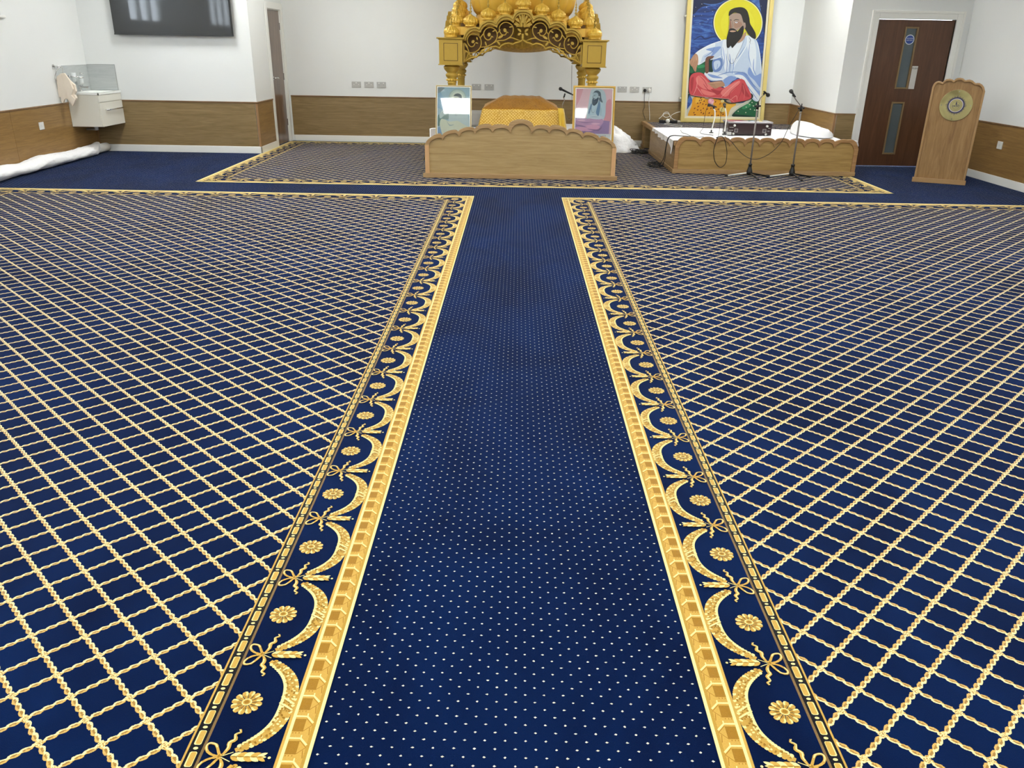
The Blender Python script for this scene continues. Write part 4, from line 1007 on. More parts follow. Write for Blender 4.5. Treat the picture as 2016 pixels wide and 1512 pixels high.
def frontline(x0, x1, xs_, zc, hh, z_end, dip):
    out = [(x0, .05), (x0, z_end)]
    def lobe(a, b, za, zb_, top):
        L_ = []; N = 16
        for k in range(N+1):
            t = k/N; e = (1-abs(2*t-1)**3.2)
            zl = za+(zb_-za)*t; L_.append((a+(b-a)*t, zl+(top-zl)*e - dip*math.exp(-((t-.5)/.09)**2)))
        return L_
    out += lobe(x0, xs_[0], z_end, zc, zc+hh)[1:-1]
    for k in range(9): out += arc((xs_[k], zc), (xs_[k+1], zc), hh, 9, .55)
    out += [(xs_[9], zc)] + lobe(xs_[9], x1, zc, z_end, zc+hh)[1:-1]
    out += [(x1, z_end), (x1, .05)]
    return out
fo = frontline(SX0, SX1, xs, .428, .034, .345, .006)
fi = frontline(SX0+.052, SX1-.052, xs, .350, .072, .325, .006)
MB().prism(fo, SY+.012, SY+.032).build('panel', wood('stage_front_oak', '#9C7E48', '#86693A', '#AE8F58', 'x', 1.2, .5, .1, 18), st)
MB().band(fo, fi, SY-.006, SY+.036).build('scalloped_moulding', wood('warm_moulding', '#9A744A', '#845E38', '#AC885C', 'x', 1.4, .45), st, bevel=.003)
MB().box(SX0-.012, SX1+.004, SY-.020, SY+.036, .007, .060).build('plinth', M_oakedge, st, bevel=.004)

# white sheets on the stage
def deck_sheet(u_, v_):
    y = SY+.055+1.80*v_+.05*nz2(u_*6, 0, 1, 2)*(v_ > .8); x0 = SX0-.002-.02*v_; x = x0+(4.30-x0)*u_
    z = DZ+.009+.005*(1+nz2(x, y, 4, 2.2))+.007*max(0, nz2(x*3, y*9, 1, 8))
    return (x, y, z)
sh = MB().grid(deck_sheet, 90, 46)
def hang(u_, v_):
    """the part that falls over the left rail, deepest at the front corner"""
    y = SY+.055+1.72*u_; prof = .030+.030*abs(math.sin(u_*17))*(1-u_)+(.105*max(0, 1-u_/.14))+.02*max(0, 1-abs(u_-.55)/.2); return (SX0-.020-.012*math.sin(u_*40+v_)*v_-.006*v_, y, DZ+.012-prof*v_*1.25)
sh.grid(hang, 60, 6)
def joinst(u_, v_): 
    a = deck_sheet(0, min(1, u_*1.72/1.80)); b = hang(u_, 0); return tuple(a[k]*(1-v_)+b[k]*v_ for k in range(3))
sh.grid(joinst, 60, 2)
tag(sh.build('white_sheet', M_white), 'white sheet spread over the front of the stage deck', 'sheet')
def hump(u_, v_):
    a = 2*math.pi*u_; b = math.pi/2*v_; dx, dy = math.cos(b)*math.cos(a), math.cos(b)*math.sin(a)
    x = 4.07+.245*dx; y = 11.72+.50*dy; s_ = (x-3.83)/.49
    prof = min(1, s_/.10)*(1-.80*max(0, s_-.16)**1.0) if s_ > 0 else 0
    z = DZ+.026+.165*prof*min(1, math.sin(b)*1.7)**.7*(1+.16*nz2(x, y, 5, 3)+.05*math.sin(x*40+y*12))
    return (x+.012*nz2(y, x, 9, 2), y, z)
m = MB().grid(hump, 60, 22, closed_u=True); m.add([hump(i/60, 0) for i in range(60)], [tuple(range(60))])
tag(m.build('bundled_cloth', M_white), 'heaped white cloth at the right end of the stage deck', 'cloth')
def flap(u_, v_): return (SX1+.006+.030*v_, SY+.10+.16*u_, .402+.030*math.cos(v_*1.6)-.075*v_*v_*(.4+u_))
o = MB().grid(flap, 8, 8).build('cloth_end', M_white); md = o.modifiers.new('t', 'SOLIDIFY'); md.thickness = .006
tag(o, 'white cloth end hanging over the stage front by the door', 'cloth')

# harmonium
M_hw = plain('dark_rosewood', '#260C10', .2, 18, .35, Coat_Weight=.2)
HX0, HX1, HY = 2.86, 3.452, 11.50
hb = thing('harmonium', 'dark red wooden harmonium box standing on the white sheet', 'harmonium', ((HX0+HX1)/2, HY+.16, DZ+.03))
MB().box(HX0, HX1, HY, HY+.30, DZ+.0245, .566).build('case', M_hw, hb, bevel=.004)
MB().box(HX0-.012, HX1+.008, HY-.008, HY+.31, .566, .588).build('lid', plain('glossy_lid', '#A9A2A6', .05, 6, .08, .3), hb, bevel=.004)
for x, z in ((HX0+.082, .538), (HX1-.070, .534), (HX0+.075, .430), (HX1-.075, .428)):
    k = MB().tube([(x, HY, z), (x, HY-.022, z)], .015, 16).build('stop_knob', M_plastic, hb)
for x in (HX0+.112, HX1-.098):
    k = MB().box(x-.024, x+.024, HY-.004, HY, .472-.024, .472+.024).build('emblem_plate', plain('tin_plate', '#9A9494', .1, 60, .35, .5), hb)
    MB().box(x-.017, x+.017, HY-.0055, HY-.004, .472-.017, .472+.017).build('emblem', plain('emblem_dark', '#4A4448', .3, 200, .4, .3), k)
for x, z, n_ in ((HX0+.05, .512, 7), (HX0+.045, .474, 7), (HX1-.030, .508, 4), (HX1-.038, .470, 4)):
    lt = MB()
    for k in range(n_): lt.box(x+(k-n_/2)*.0085-.0025, x+(k-n_/2)*.0085+.0025, HY-.0012, HY, z-.003-.001*(k % 3), z+.003+.001*((k+1) % 2))
    lt.build('lettering', M_plastic, hb)
tag(MB().box(HX0-.018, HX0+.040, HY-.055, HY-.008, DZ+.026, .455).build('small_box', M_greyplastic, bevel=.003), 'small grey box against the left end of the harmonium', 'box')

# tall microphone stands in front of the stage
def mic_stand(label, bx_, by_, feet, top, boom, mica, micb):
    s = thing('microphone_stand', label, 'microphone stand', (bx_, by_, 0), 0, 'tall tripod microphone stands before the stage')
    MB().tube([(bx_, by_, .05), (bx_, by_, top)], [.011, .011], 12).build('pole', M_blackmetal, s)
    MB().lathe([(.016, .03), (.034, .045), (.038, .07), (.030, .10), (.020, .135), (.020, .15), (.024, .152), (.024, .17), (.014, .175)], (bx_, by_, 0), 18).build('hub', M_black, s)
    for i, (fx, fy) in enumerate(feet):
        d = Vector((fx-bx_, fy-by_, 0)); e = Vector((bx_, by_, 0))+d
        l = MB().tube([Vector((bx_, by_, .075)), Vector((bx_, by_, .055))+d*.15, e+Vector((0, 0, .018))], .0085, 8).build('leg', M_plastic if i == 0 else M_black, s)  # first leg is white: a reflection painted into its colour
        MB().tube([e+Vector((0, 0, .019))-d*.09, e+Vector((0, 0, .017))+d*.03], .012, 8).build('rubber_foot', M_black, l)
    MB().tube([(bx_, by_, top-.075), (bx_, by_, top-.05)], .013, 12).build('collar', M_chrome, s)
    MB().tube([(bx_, by_, top-.055), (bx_, by_, top+.005)], .017, 12).tube([(bx_-.04, by_, top-.02), (bx_+.038, by_, top-.015)], .010, 8).tube([(bx_, by_, top), (bx_, by_, top+.035)], .007, 8).build('clutch', M_black, s)
    MB().tube(boom, .0055, 8).build('boom', M_blackmetal, s)
    c = Vector(boom[-1]); MB().tube([c, c+(Vector(micb)-c)*.35], .011, 8).build('clip', M_black, s)
    mp = thing('microphone', 'black microphone clipped on the ' + ('right' if bx_ > 3.2 else 'left') + ' tall stand before the stage', 'microphone', tuple(Vector(mica)))
    mic(mp, mica, micb, .014, .024); return s
Y1 = 10.45
g = lambda x, y, Y=Y1: W(x, y, 1, Y)
p1 = g(1492, 206); p2 = g(1578, 210)
mic_stand('tall grey microphone stand before the harmonium, left of two', p1.x, Y1, [(p1.x-.29, Y1+.01), (p1.x+.24, Y1+.04), (p1.x+.05, Y1-.26)], p1.z, [g(1492, 204), g(1497, 193), g(1504, 186)], g(1513.5, 188.5), g(1504, 180, Y1-.10))
mic_stand('tall grey microphone stand with its boom to the left, right of two', p2.x, Y1, [(p2.x-.30, Y1+.0), (p2.x+.26, Y1+.05), (p2.x+.05, Y1-.26)], p2.z, [g(1577, 209), g(1569, 199), g(1561, 188)], g(1555.5, 177), g(1566, 191, Y1-.08))
wire('cable', 'black cable looping from the deck down the stage front', [g(1413, 270, 10.62), g(1408, 284, 10.64), g(1405, 300, 10.64), g(1408, 319, 10.64), g(1418, 329.5, 10.64), g(1428, 322, 10.64), g(1431, 305, 10.64), g(1430, 290, 10.64), g(1426, 274, 10.64), g(1420, 268.5, 10.64), g(1410, 271, 10.60)], .0045, M_black)
wire('cable', 'thin black cable sagging between the two tall microphone stands', [g(1427, 269, 10.62), g(1441, 280, 10.55), g(1456, 298, 10.50), g(1474, 311, 10.42), g(1492, 313, 10.40), g(1516, 302, 10.40), g(1538, 280, 10.42), g(1553, 250, 10.42), g(1567, 226, 10.43), g(1576, 212, 10.43)], .0035, M_black)
# small stands on the deck
def desk_mic(label, mlabel, pts, Yd, a, b):
    s = thing('desk_microphone_stand', label, 'microphone stand', tuple(W(pts[0][0], pts[0][1], 1, Yd)))
    P = [W(x, y, 1, Yd) for x, y in pts]; P[0].z = DZ+.042
    MB().lathe([(.030, -.012), (.030, -.002), (.012, 0), (.010, .03)], tuple(P[0]), 16).build('base', M_black, s)
    MB().tube(spline([tuple(v) for v in P], 6), .0085, 8).build('gooseneck', M_gloss, s)
    MB().tube([P[-1], P[-1]+Vector((-.004, -.004, .03))], .014, 8).build('clip', M_black, s)
    mp = thing('microphone', mlabel, 'microphone', tuple(a)); mic(mp, a, b, .013, .022)
desk_mic('white gooseneck stand on the deck, left of the pair', 'black microphone on the left gooseneck stand', [(1400, 263), (1403, 248), (1407, 232), (1407.5, 219), (1405, 214)], 11.62, W(1393, 206, 1, 11.62), W(1411, 211, 1, 11.58))
desk_mic('white gooseneck stand on the deck beside the harmonium', 'black microphone on the gooseneck stand beside the harmonium', [(1426, 264), (1428, 248), (1430, 232), (1429, 219), (1427, 211)], 11.42, W(1426, 205, 1, 11.42), W(1427.5, 212, 1, 11.30))
wire('cable', 'black cable falling from the left gooseneck microphone', [W(1394, 207, 1, 11.6), W(1390, 218, 1, 11.6), W(1387, 233, 1, 11.6), W(1384, 252, 1, 11.5), W(1379, 262, 1, 11.35), (2.60, 11.2, DZ+.04)], .003, M_black)
wire('cable', 'black cable falling from the gooseneck beside the harmonium', [W(1424, 210, 1, 11.35), W(1420, 219, 1, 11.35), W(1418, 238, 1, 11.35), W(1416, 258, 1, 11.2), W(1414, 268, 1, 10.75)], .003, M_black)

# leads and plugs at the back of the deck
D2 = lambda x, y, z=DZ+.012: W(x, y, 2, z)
tag(MB().box(2.235, 2.52, 13.36, 13.42, DZ+.006, DZ+.05).build('extension_block', M_black, bevel=.008), 'black extension block at the back corner of the stage deck', 'extension lead')
pl = thing('plug', 'round white plug in the black extension block', 'plug', (2.36, 13.35, DZ+.04)); MB().lathe([(.028, 0), (.034, .01), (.030, .03), (.015, .04)], (0, 0, 0), 16).build('plug_body', M_plastic, pl, local=True).rotation_euler = (math.pi/2, 0, 0)
g2 = lambda x, y, Y=13.4: W(x, y, 1, Y)
wire('cable', 'tangled white leads behind the black extension block', [g2(1297, 234), g2(1303, 229), g2(1306, 225), g2(1314, 223.5), g2(1319, 228), g2(1312, 231), g2(1306, 228), g2(1307, 222.5), g2(1315, 221), g2(1320, 230), g2(1326, 235), g2(1334, 238)], .0045, M_plastic)
wire('cable', 'white lead curving up from the tangle to the painting', [g2(1306, 236), g2(1314, 237), g2(1320, 232), g2(1322, 227), g2(1331, 222), g2(1339, 220, 13.5)], .004, M_plastic)
tag(MB().box(2.43, 2.62, 13.58, 13.64, DZ+.008, DZ+.028).build('cable_trunking', M_plastic, bevel=.004), 'short white trunking left of the tall painting', 'trunking')
wire('cable', 'flat loop of white cable lying on the deck carpet', [D2(1307, 244.5), D2(1315, 246), D2(1330, 248.5), D2(1340, 249.5), D2(1342, 247.5), D2(1330, 245.5), D2(1318, 243.5), D2(1308, 243.5)], .005, M_plastic)
wire('cable', 'thin black cable crossing the white sheet near its left end', [D2(1340, 256, .43), D2(1343, 261, .43), D2(1352, 264, .43), D2(1362, 268.5, .43), D2(1374, 270, .432), D2(1385, 269.5, .432)], .0035, M_black)
for k, dx in enumerate((0, .035)):
    wire('cable', 'black cable hanging over the left front corner of the stage, %s' % ('inner one' if k else 'outer one'), [(2.30, 10.95+dx, .434), (2.16, 10.98+dx, .436), (2.03, 11.0+dx, .438), (1.975, 11.0+dx, .40), (1.955, 11.0+dx, .28), (1.955-dx*.3, 11.02+dx, .15), (1.93-dx, 11.05+dx, .05), (1.86-dx, 11.12+dx, .012)], .0045, M_black)
def coil(name, label, cx_, cy_, r, n_, seed):
    q = random.Random(seed); pts = []
    for k in range(n_*9):
        a = 2*math.pi*k/9+q.uniform(-.2, .2); rr_ = r*q.uniform(.55, 1.05); pts.append((cx_+rr_*math.cos(a)*1.1, cy_+rr_*math.sin(a)*1.4, .010+q.uniform(0, .045)))
    return wire(name, label, pts, .0045, M_black, n=3)
coil('cable_coil', 'black cable coil on the lattice carpet left of the stage', 1.87, 11.33, .105, 5, 4)
coil('cable_coil', 'black cable tangle on the carpet beside the white bundle', 1.86, 12.75, .13, 6, 9)
wire('cable', 'black cable stretched along the carpet foot of the stage side', [(1.80, 12.6, .010), (1.88, 12.3, .010), (1.93, 12.0, .012), (1.90, 11.7, .010), (1.93, 11.45, .012), (1.90, 11.2, .012)], .0045, M_black)
wire('cable', 'black cable lying across the deck carpet right of the harmonium', [D2(1525, 252), D2(1545, 255), D2(1556, 252), D2(1575, 258), D2(1600, 256)], .004, M_black)

# heaps of white cloth on the floor
def bundle(u_, v_):
    a = 2*math.pi*u_; b = math.pi/2*v_; d = (math.cos(b)*math.cos(a), math.cos(b)*math.sin(a), math.sin(b))
    k = 1+.22*nz2(d[0]*1.5, d[1]*1.5+d[2], 1.4, 6)+.10*abs(nz2(d[0]*4, d[2]*5, 1.6, 2))+.04*math.sin(a*9+b*5)
    x = 1.50+.44*d[0]*k*(1-.12*d[2]); x = max(x, 1.232+.01*math.sin(a*7)); return (x, 13.10+.33*d[1]*k, max(0.006, .345*d[2]*k*(1-.55*max(0, (x-1.45)/.5)) + .05*(1-v_)*v_))
m = MB().grid(bundle, 60, 22, closed_u=True); m.add([bundle(i/60, 0) for i in range(60)], [tuple(range(60))])
tag(m.build('cloth_bundle', M_white), 'heaped white cloth on the floor between altar and stage', 'cloth')
def roll(u_, v_):
    """v along the wall from near to far, u round the section"""
    a = 2*math.pi*u_; y = 8.35+3.42*v_
    w = (.150-.050*v_)*(1+.12*nz2(y, 0, 2.2, 1)); h = (.064+.004*v_)*(1+.18*nz2(y, 1, 2.6, 5))
    if v_ > .90: w *= 1-.5*(v_-.90)/.10
    k = 1+.16*nz2(math.cos(a)*1.5+y*3.2, math.sin(a)*1.5-y*2.7, 1.2, 3)+.12*abs(nz2(y*5+a, a*1.3, 1, 7))+.06*abs(nz2(y*11-a*2, a*2.3+y*6, 1, 9))
    x = XL+.030+w+w*math.cos(a)*k; z = .004+h+h*math.sin(a)*k
    return (max(XL+.024, x), y, max(.004, z))
m = MB().grid(roll, 26, 110, closed_u=True); m.add([roll(i/26, 0) for i in range(26)], [tuple(range(26))]); m.add([roll(i/26, 1) for i in range(26)], [tuple(range(26))])
rl = thing('rolled_sheet', 'long white sheet rolled up along the left wall', 'sheet', (XL+.15, 10, 0)); m.build('sheet', M_white, rl)
MB().tube([(XL+.125, 11.70, .068), (XL+.125, 11.93, .066)], .058, 20).build('core_end', plain('offwhite_roll', '#E3E1DA', .02, 9, .8), rl)

# ================================================================ tall painting on the stage
PY = 13.60
UV = lambda pts: [(lambda v: (v.x, v.z))(W(a, b, 1, PY)) for a, b in cr(1330, 0, 6.048, pts)]
pt = thing('painting', 'tall painting of a seated white robed figure with yellow halo', 'painting', (3.25, PY, .40))
dxz = (2.605-2.540)/(2.16-.42)            # the picture hangs very slightly out of plumb
BLc = W(1339.0, 239, 1, PY); BRc = W(1502.0, 241.5, 1, PY); TLc = W(1353.3, 0, 1, PY); TRc = W(1523.5, 0, 1, PY)
zt = 2.52; BLc.z = BRc.z = .402
def upl(b, t_, z): k = (z-b.z)/(t_.z-b.z); return Vector((b.x+(t_.x-b.x)*k, PY, z))
TL2, TR2 = upl(BLc, TLc, zt), upl(BRc, TRc, zt)
def quad(ins): # corners of the frame moved inwards
    return [(BLc.x+ins, BLc.z+ins), (BRc.x-ins, BRc.z+ins), (TR2.x-ins, zt-ins), (TL2.x+ins, zt-ins)]
M_pframe = plain('pale_gold_frame', '#D9C67C', .06, 14, .35, .25)
def ringq(a, b, d0, d1, mt, nm):
    A, B = quad(a), quad(b); m = MB()
    for k in range(4): m.prism([A[k], A[(k+1) % 4], B[(k+1) % 4], B[k]], d0, d1)
    m.build(nm, mt, pt, bevel=.003)
MB().prism(quad(.004), PY+.004, PY+.03).build('backing', M_oakedge, pt)
ringq(0, .060, PY-.030, PY+.03, M_pframe, 'frame'); ringq(.060, .092, PY-.012, PY+.004, plain('cream_slip', '#D5CFB8', .02, 6, .6), 'slip')
for px_, py_ in ((1350.5, 31.5), (1339.5, 193)):
    c = W(px_, py_, 1, PY); MB().tube([(c.x, PY+.0, c.z), (c.x, PY-.02, c.z)], .016, 14).build('mirror_clip', M_cab, pt)
    MB().box(c.x-.012, c.x+.02, PY, PY+.09, c.z-.01, c.z+.01).build('bracket', M_cab, pt)
C_ = {}
def pm(n, c):
    if n not in C_: C_[n] = flatmat('p_'+n, '#%02X%02X%02X' % tuple(int(int(c[i:i+2], 16)*.93) for i in (1, 3, 5)))
    return C_[n]
night = mat('painted_night', '#1C3A78', .5, build=lambda b: ramp(noise(1, 4, mapping(geo(), (2.2, 1, 9)), .6, 1.4), [(.32, lin('#10204A')), (.48, lin('#1B3F86')), (.66, lin('#4C76B8'))]))
canvas = MB(); cm = [night]; canvas.prism(quad(.090), PY-.001, PY+.003)
lay = [0]
BND = quad(.0925)
def clipq(pts):
    """keep the paint inside the canvas edges"""
    out = []
    for a, b in pts:
        b = min(max(b, BND[0][1]), BND[3][1]); t = (b-BND[0][1])/(BND[3][1]-BND[0][1])
        out.append((min(max(a, BND[0][0]+(BND[3][0]-BND[0][0])*t), BND[1][0]+(BND[2][0]-BND[1][0])*t), b))
    return out
def paint(col, pts, smooth=True, px=True):
    q = UV(pts) if px else pts; q = spline(q, 5, True) if smooth else q; q = clipq(q)
    if col not in cm: cm.append(col)
    lay[0] += 1; y = PY-.0012-.00009*lay[0]
    canvas.add([(a, y, b) for a, b in q], [tuple(range(len(q)))], cm.index(col))
def line(col, pts, w, closed=False):
    q = spline(UV(pts), 5, closed); n = len(q)
    L_, R_ = [], []
    for i in range(n):
        a = q[max(i-1, 0)]; b = q[min(i+1, n-1)]; tx, ty = b[0]-a[0], b[1]-a[1]; l = math.hypot(tx, ty) or 1; k = math.sin(math.pi*(i+.6)/(n+.2))**.5
        L_.append((q[i][0]-ty/l*w*k/2, q[i][1]+tx/l*w*k/2)); R_.append((q[i][0]+ty/l*w*k/2, q[i][1]-tx/l*w*k/2))
    if col not in cm: cm.append(col)
    lay[0] += 1; y = PY-.0012-.00009*lay[0]
    L_, R_ = clipq(L_), clipq(R_)
    for i in range(n-1): canvas.add([(a, y, b) for a, b in (L_[i], L_[i+1], R_[i+1], R_[i])], [(0, 1, 2, 3)], cm.index(col))
navy = pm('navy', '#0E1C44'); blue2 = pm('sky_blue', '#3F68AC'); deep = pm('deep', '#142A5E')
paint(navy, [(190, -30), (620, -30), (560, 20), (430, 60), (300, 90), (200, 170)]); paint(navy, [(1000, -30), (1130, -30), (1110, 300), (1060, 420), (1040, 260)])
for a in ([(200, 300), (300, 285), (420, 300), (520, 290)], [(195, 380), (300, 395), (440, 370)], [(185, 500), (280, 520), (400, 498)], [(330, 40), (420, 55), (560, 40)], [(210, 250), (280, 240), (380, 262)]): line(blue2, a, .014)
line(deep, [(210, 480), (300, 430), (350, 465), (430, 440), (490, 430)], .02); line(deep, [(245, 580), (248, 540)], .004); line(deep, [(285, 590), (287, 530)], .004); line(deep, [(320, 590), (322, 548)], .004)
wht = pm('white', '#E4EAF2')
for a, b, r in ((222, 192, 5), (370, 85, 5), (313, 48, 4), (240, 86, 3), (310, 180, 3), (440, 135, 3), (385, 232, 4), (290, 285, 4), (350, 140, 3), (1018, 72, 3)): paint(wht, [(a-r, b), (a, b-r), (a+r, b), (a, b+r)], False)
green = pm('green', '#15603C'); green2 = pm('green_dark', '#0D3428'); green3 = pm('green_light', '#2E8A58')
paint(green2, [(120, 720), (430, 700), (450, 860), (300, 900), (200, 1000), (160, 1140), (110, 1330), (100, 1400), (100, 900)]); paint(green, [(160, 730), (350, 720), (440, 700), (440, 860), (240, 862), (165, 860)])
paint(green3, [(260, 780), (340, 770), (345, 800), (270, 812)]); paint(green2, [(390, 720), (440, 712), (438, 858), (388, 858)])
paint(green2, [(1030, 720), (1110, 700), (1080, 1000), (1020, 980)]); paint(green3, [(1035, 745), (1060, 735), (1050, 900), (1035, 890)])
# halo
paint(deep, cir(743, 272, 303, 300, 40), True); paint(pm('halo_rim', '#E6E3B4'), cir(743, 272, 292, 290, 40)); paint(pm('halo', '#D8D01E'), cir(743, 272, 281, 279, 40)); paint(pm('halo2', '#DCD62C'), cir(740, 290, 200, 210, 30))
# rug and foliage at the foot
fur = pm('fur', '#BFC2B4'); ora = pm('orange', '#DE9A16'); ora2 = pm('orange2', '#E8B23A'); spot = pm('spot', '#6B2A18'); fur2 = pm('fur_light', '#D8D2BC')
paint(green2, [(640, 1420), (760, 1280), (900, 1160), (1010, 1200), (1010, 1420)]); paint(green, [(700, 1350), (800, 1260), (910, 1190), (990, 1230), (990, 1380), (840, 1370)]); paint(green3, [(790, 1280), (870, 1230), (900, 1260), (820, 1300)])
for a, b in ((880, 1245), (840, 1275), (925, 1260), (890, 1300), (860, 1230), (940, 1310), (745, 1325), (835, 1340), (960, 1240), (910, 1220)): paint(fur2, [(a-8, b), (a, b-8), (a+8, b+1), (a, b+8)], False)
paint(fur, [(150, 1110), (230, 1150), (500, 1170), (760, 1230), (900, 1180), (860, 1230), (740, 1300), (670, 1370), (650, 1420), (90, 1420), (120, 1330), (200, 1200)], True)
paint(fur2, [(640, 1420), (660, 1360), (740, 1280), (860, 1200), (880, 1180), (760, 1250), (650, 1290), (590, 1420)])
paint(ora, [(225, 1150), (400, 1165), (600, 1190), (700, 1240), (650, 1290), (600, 1400), (400, 1410), (155, 1400), (190, 1260)], True)
paint(ora2, [(600, 1200), (720, 1240), (660, 1290), (610, 1380), (570, 1300)]); paint(ora2, [(250, 1155), (350, 1170), (300, 1210), (240, 1230)])
q = random.Random(5)
for a, b in ((300, 1168), (285, 1197), (308, 1190), (262, 1228), (294, 1222), (325, 1238), (340, 1205), (227, 1290), (262, 1308), (270, 1268), (305, 1340), (300, 1312), (218, 1342), (228, 1365), (245, 1388), (330, 1352), (375, 1300), (400, 1345), (340, 1385), (430, 1378), (475, 1212), (528, 1237), (505, 1372), (565, 1362), (540, 1330), (480, 1330), (420, 1290), (360, 1245), (385, 1385), (330, 1290), (455, 1260), (510, 1300)):
    an = q.uniform(.2, 1.2); l_, w_ = q.uniform(10, 15), 6; paint(spot, [(a-l_*math.cos(an), b+l_*math.sin(an)), (a-w_*math.sin(an), b-w_*math.cos(an)), (a+l_*math.cos(an), b-l_*math.sin(an)), (a+w_*math.sin(an), b+w_*math.cos(an))])
# robe
rb = pm('robe', '#BCCDE2'); rb2 = pm('robe_white', '#DCE5EC'); rb3 = pm('robe_blue', '#7E9AD2'); rb4 = pm('robe_deep', '#6A86BE'); rbl = pm('robe_line', '#E9EFF2')
paint(rb, [(235, 635), (380, 540), (520, 490), (600, 470), (760, 500), (850, 420), (960, 480), (1000, 620), (1030, 900), (1010, 1060), (1000, 1160), (970, 1210), (900, 1160), (820, 960), (720, 930), (590, 1040), (560, 960), (420, 960), (340, 880), (440, 860), (450, 715), (410, 715), (440, 670), (270, 775), (260, 680)])
paint(rb2, [(240, 636), (380, 545), (470, 520), (440, 600), (330, 660), (300, 740), (265, 770)]); paint(rb3, [(360, 590), (470, 560), (540, 560), (470, 640), (400, 690), (440, 620)])
paint(rb2, [(560, 500), (610, 490), (640, 700), (600, 850), (560, 700)]); paint(rb2, [(640, 570), (760, 500), (800, 480), (740, 680), (690, 760), (650, 740)]); paint(rb4, [(440, 720), (540, 690), (560, 760), (530, 840), (450, 850)]); paint(rb, [(455, 740), (520, 720), (530, 780), (470, 830)])
paint(rb2, [(860, 430), (930, 470), (960, 640), (940, 860), (890, 800), (870, 640), (850, 540)]); paint(rb3, [(880, 800), (940, 900), (1020, 880), (1010, 1040), (940, 960), (860, 880)])
paint(rb3, [(700, 880), (820, 860), (900, 960), (960, 1060), (1010, 1100), (1000, 1150), (880, 1020), (800, 920)]); paint(rb2, [(700, 900), (800, 900), (900, 1020), (1000, 1150), (970, 1200), (900, 1130), (830, 980)])
paint(rb2, [(340, 870), (450, 860), (560, 880), (620, 910), (560, 950), (430, 950)]); paint(rb3, [(380, 880), (480, 900), (560, 930), (440, 925)]); paint(rb3, [(620, 930), (700, 910), (720, 940), (640, 980), (590, 990)])
for a, w_, c_ in (([(235, 634), (400, 540), (560, 480)], .010, rbl), ([(270, 775), (380, 700), (440, 668)], .008, rbl), ([(418, 712), (500, 690), (556, 655)], .008, rbl), ([(690, 880), (700, 780), (800, 620), (850, 520), (845, 400)], .012, rbl), ([(720, 700), (770, 640), (820, 560)], .008, rb4), ([(640, 640), (650, 740), (640, 860)], .012, rb4), ([(680, 700), (690, 800), (670, 880)], .010, rb3),
                 ([(560, 560), (580, 700), (560, 840)], .010, rb3), ([(600, 640), (612, 760), (600, 880)], .010, rb4), ([(880, 520), (870, 660), (900, 800)], .010, rb3), ([(960, 480), (1000, 640), (1020, 860)], .010, rbl), ([(820, 880), (900, 980), (1005, 1090)], .010, rb4), ([(780, 930), (880, 1060), (975, 1190)], .010, rb4), ([(460, 560), (430, 620), (340, 680)], .010, rb4), ([(500, 900), (560, 880), (640, 860), (780, 862), (860, 900)], .012, rb4),
                 ([(540, 560), (545, 660), (570, 740), (540, 820)], .007, rb4), ([(500, 760), (490, 820)], .008, rb3), ([(930, 700), (925, 820), (960, 900)], .014, rb3)): line(c_, a, w_)
paint(rb3, [(565, 955), (640, 905), (690, 925), (600, 1045), (580, 1010)]); line(rbl, [(560, 950), (582, 1040), (700, 965)], .009)
# red shawl over the legs
rd = pm('red', '#C9484E'); rd2 = pm('red_light', '#DE7672'); rd3 = pm('red_dark', '#A8323C'); rdl = pm('red_line', '#E9A29A')
paint(pm('under', '#26302A'), [(155, 1115), (230, 1150), (500, 1180), (660, 1235), (900, 1180), (870, 1100), (500, 1100)])
paint(rd, [(165, 940), (200, 880), (270, 862), (330, 880), (400, 960), (440, 1010), (520, 1030), (590, 1040), (720, 950), (800, 945), (840, 1000), (900, 1160), (780, 1205), (660, 1220), (630, 1180), (500, 1165), (340, 1150), (200, 1135), (160, 1090)])
paint(rd2, [(240, 930), (300, 900), (400, 990), (440, 1060), (340, 1060), (260, 1000)]); paint(rd2, [(560, 1070), (700, 980), (770, 970), (700, 1060), (600, 1150), (540, 1120)]); paint(rd2, [(300, 1060), (400, 1090), (500, 1110), (420, 1140), (330, 1120)])
paint(rd3, [(800, 990), (840, 1080), (880, 1150), (820, 1140), (780, 1060)]); paint(rd3, [(180, 950), (215, 920), (200, 1060), (180, 1080)]); paint(rd3, [(420, 1060), (520, 1080), (560, 1060), (500, 1130)])
for a, w_, c_ in (([(210, 1130), (250, 1030), (255, 930)], .008, rdl), ([(250, 1030), (320, 1130)], .007, rdl), ([(330, 1000), (400, 1080), (500, 1110)], .010, rd3), ([(540, 1160), (640, 1060), (760, 960)], .008, rdl), ([(640, 1180), (650, 1100), (760, 1000)], .010, rd3), ([(650, 1190), (720, 1140), (730, 1200)], .006, rdl), ([(740, 1190), (780, 1080), (790, 980)], .010, rd3), ([(170, 1130), (340, 1152), (500, 1166), (640, 1180), (700, 1220)], .006, rdl), ([(810, 1180), (820, 1100), (800, 1010)], .008, rd2), ([(280, 900), (340, 960), (380, 1040)], .008, rd3)): line(c_, a, w_)
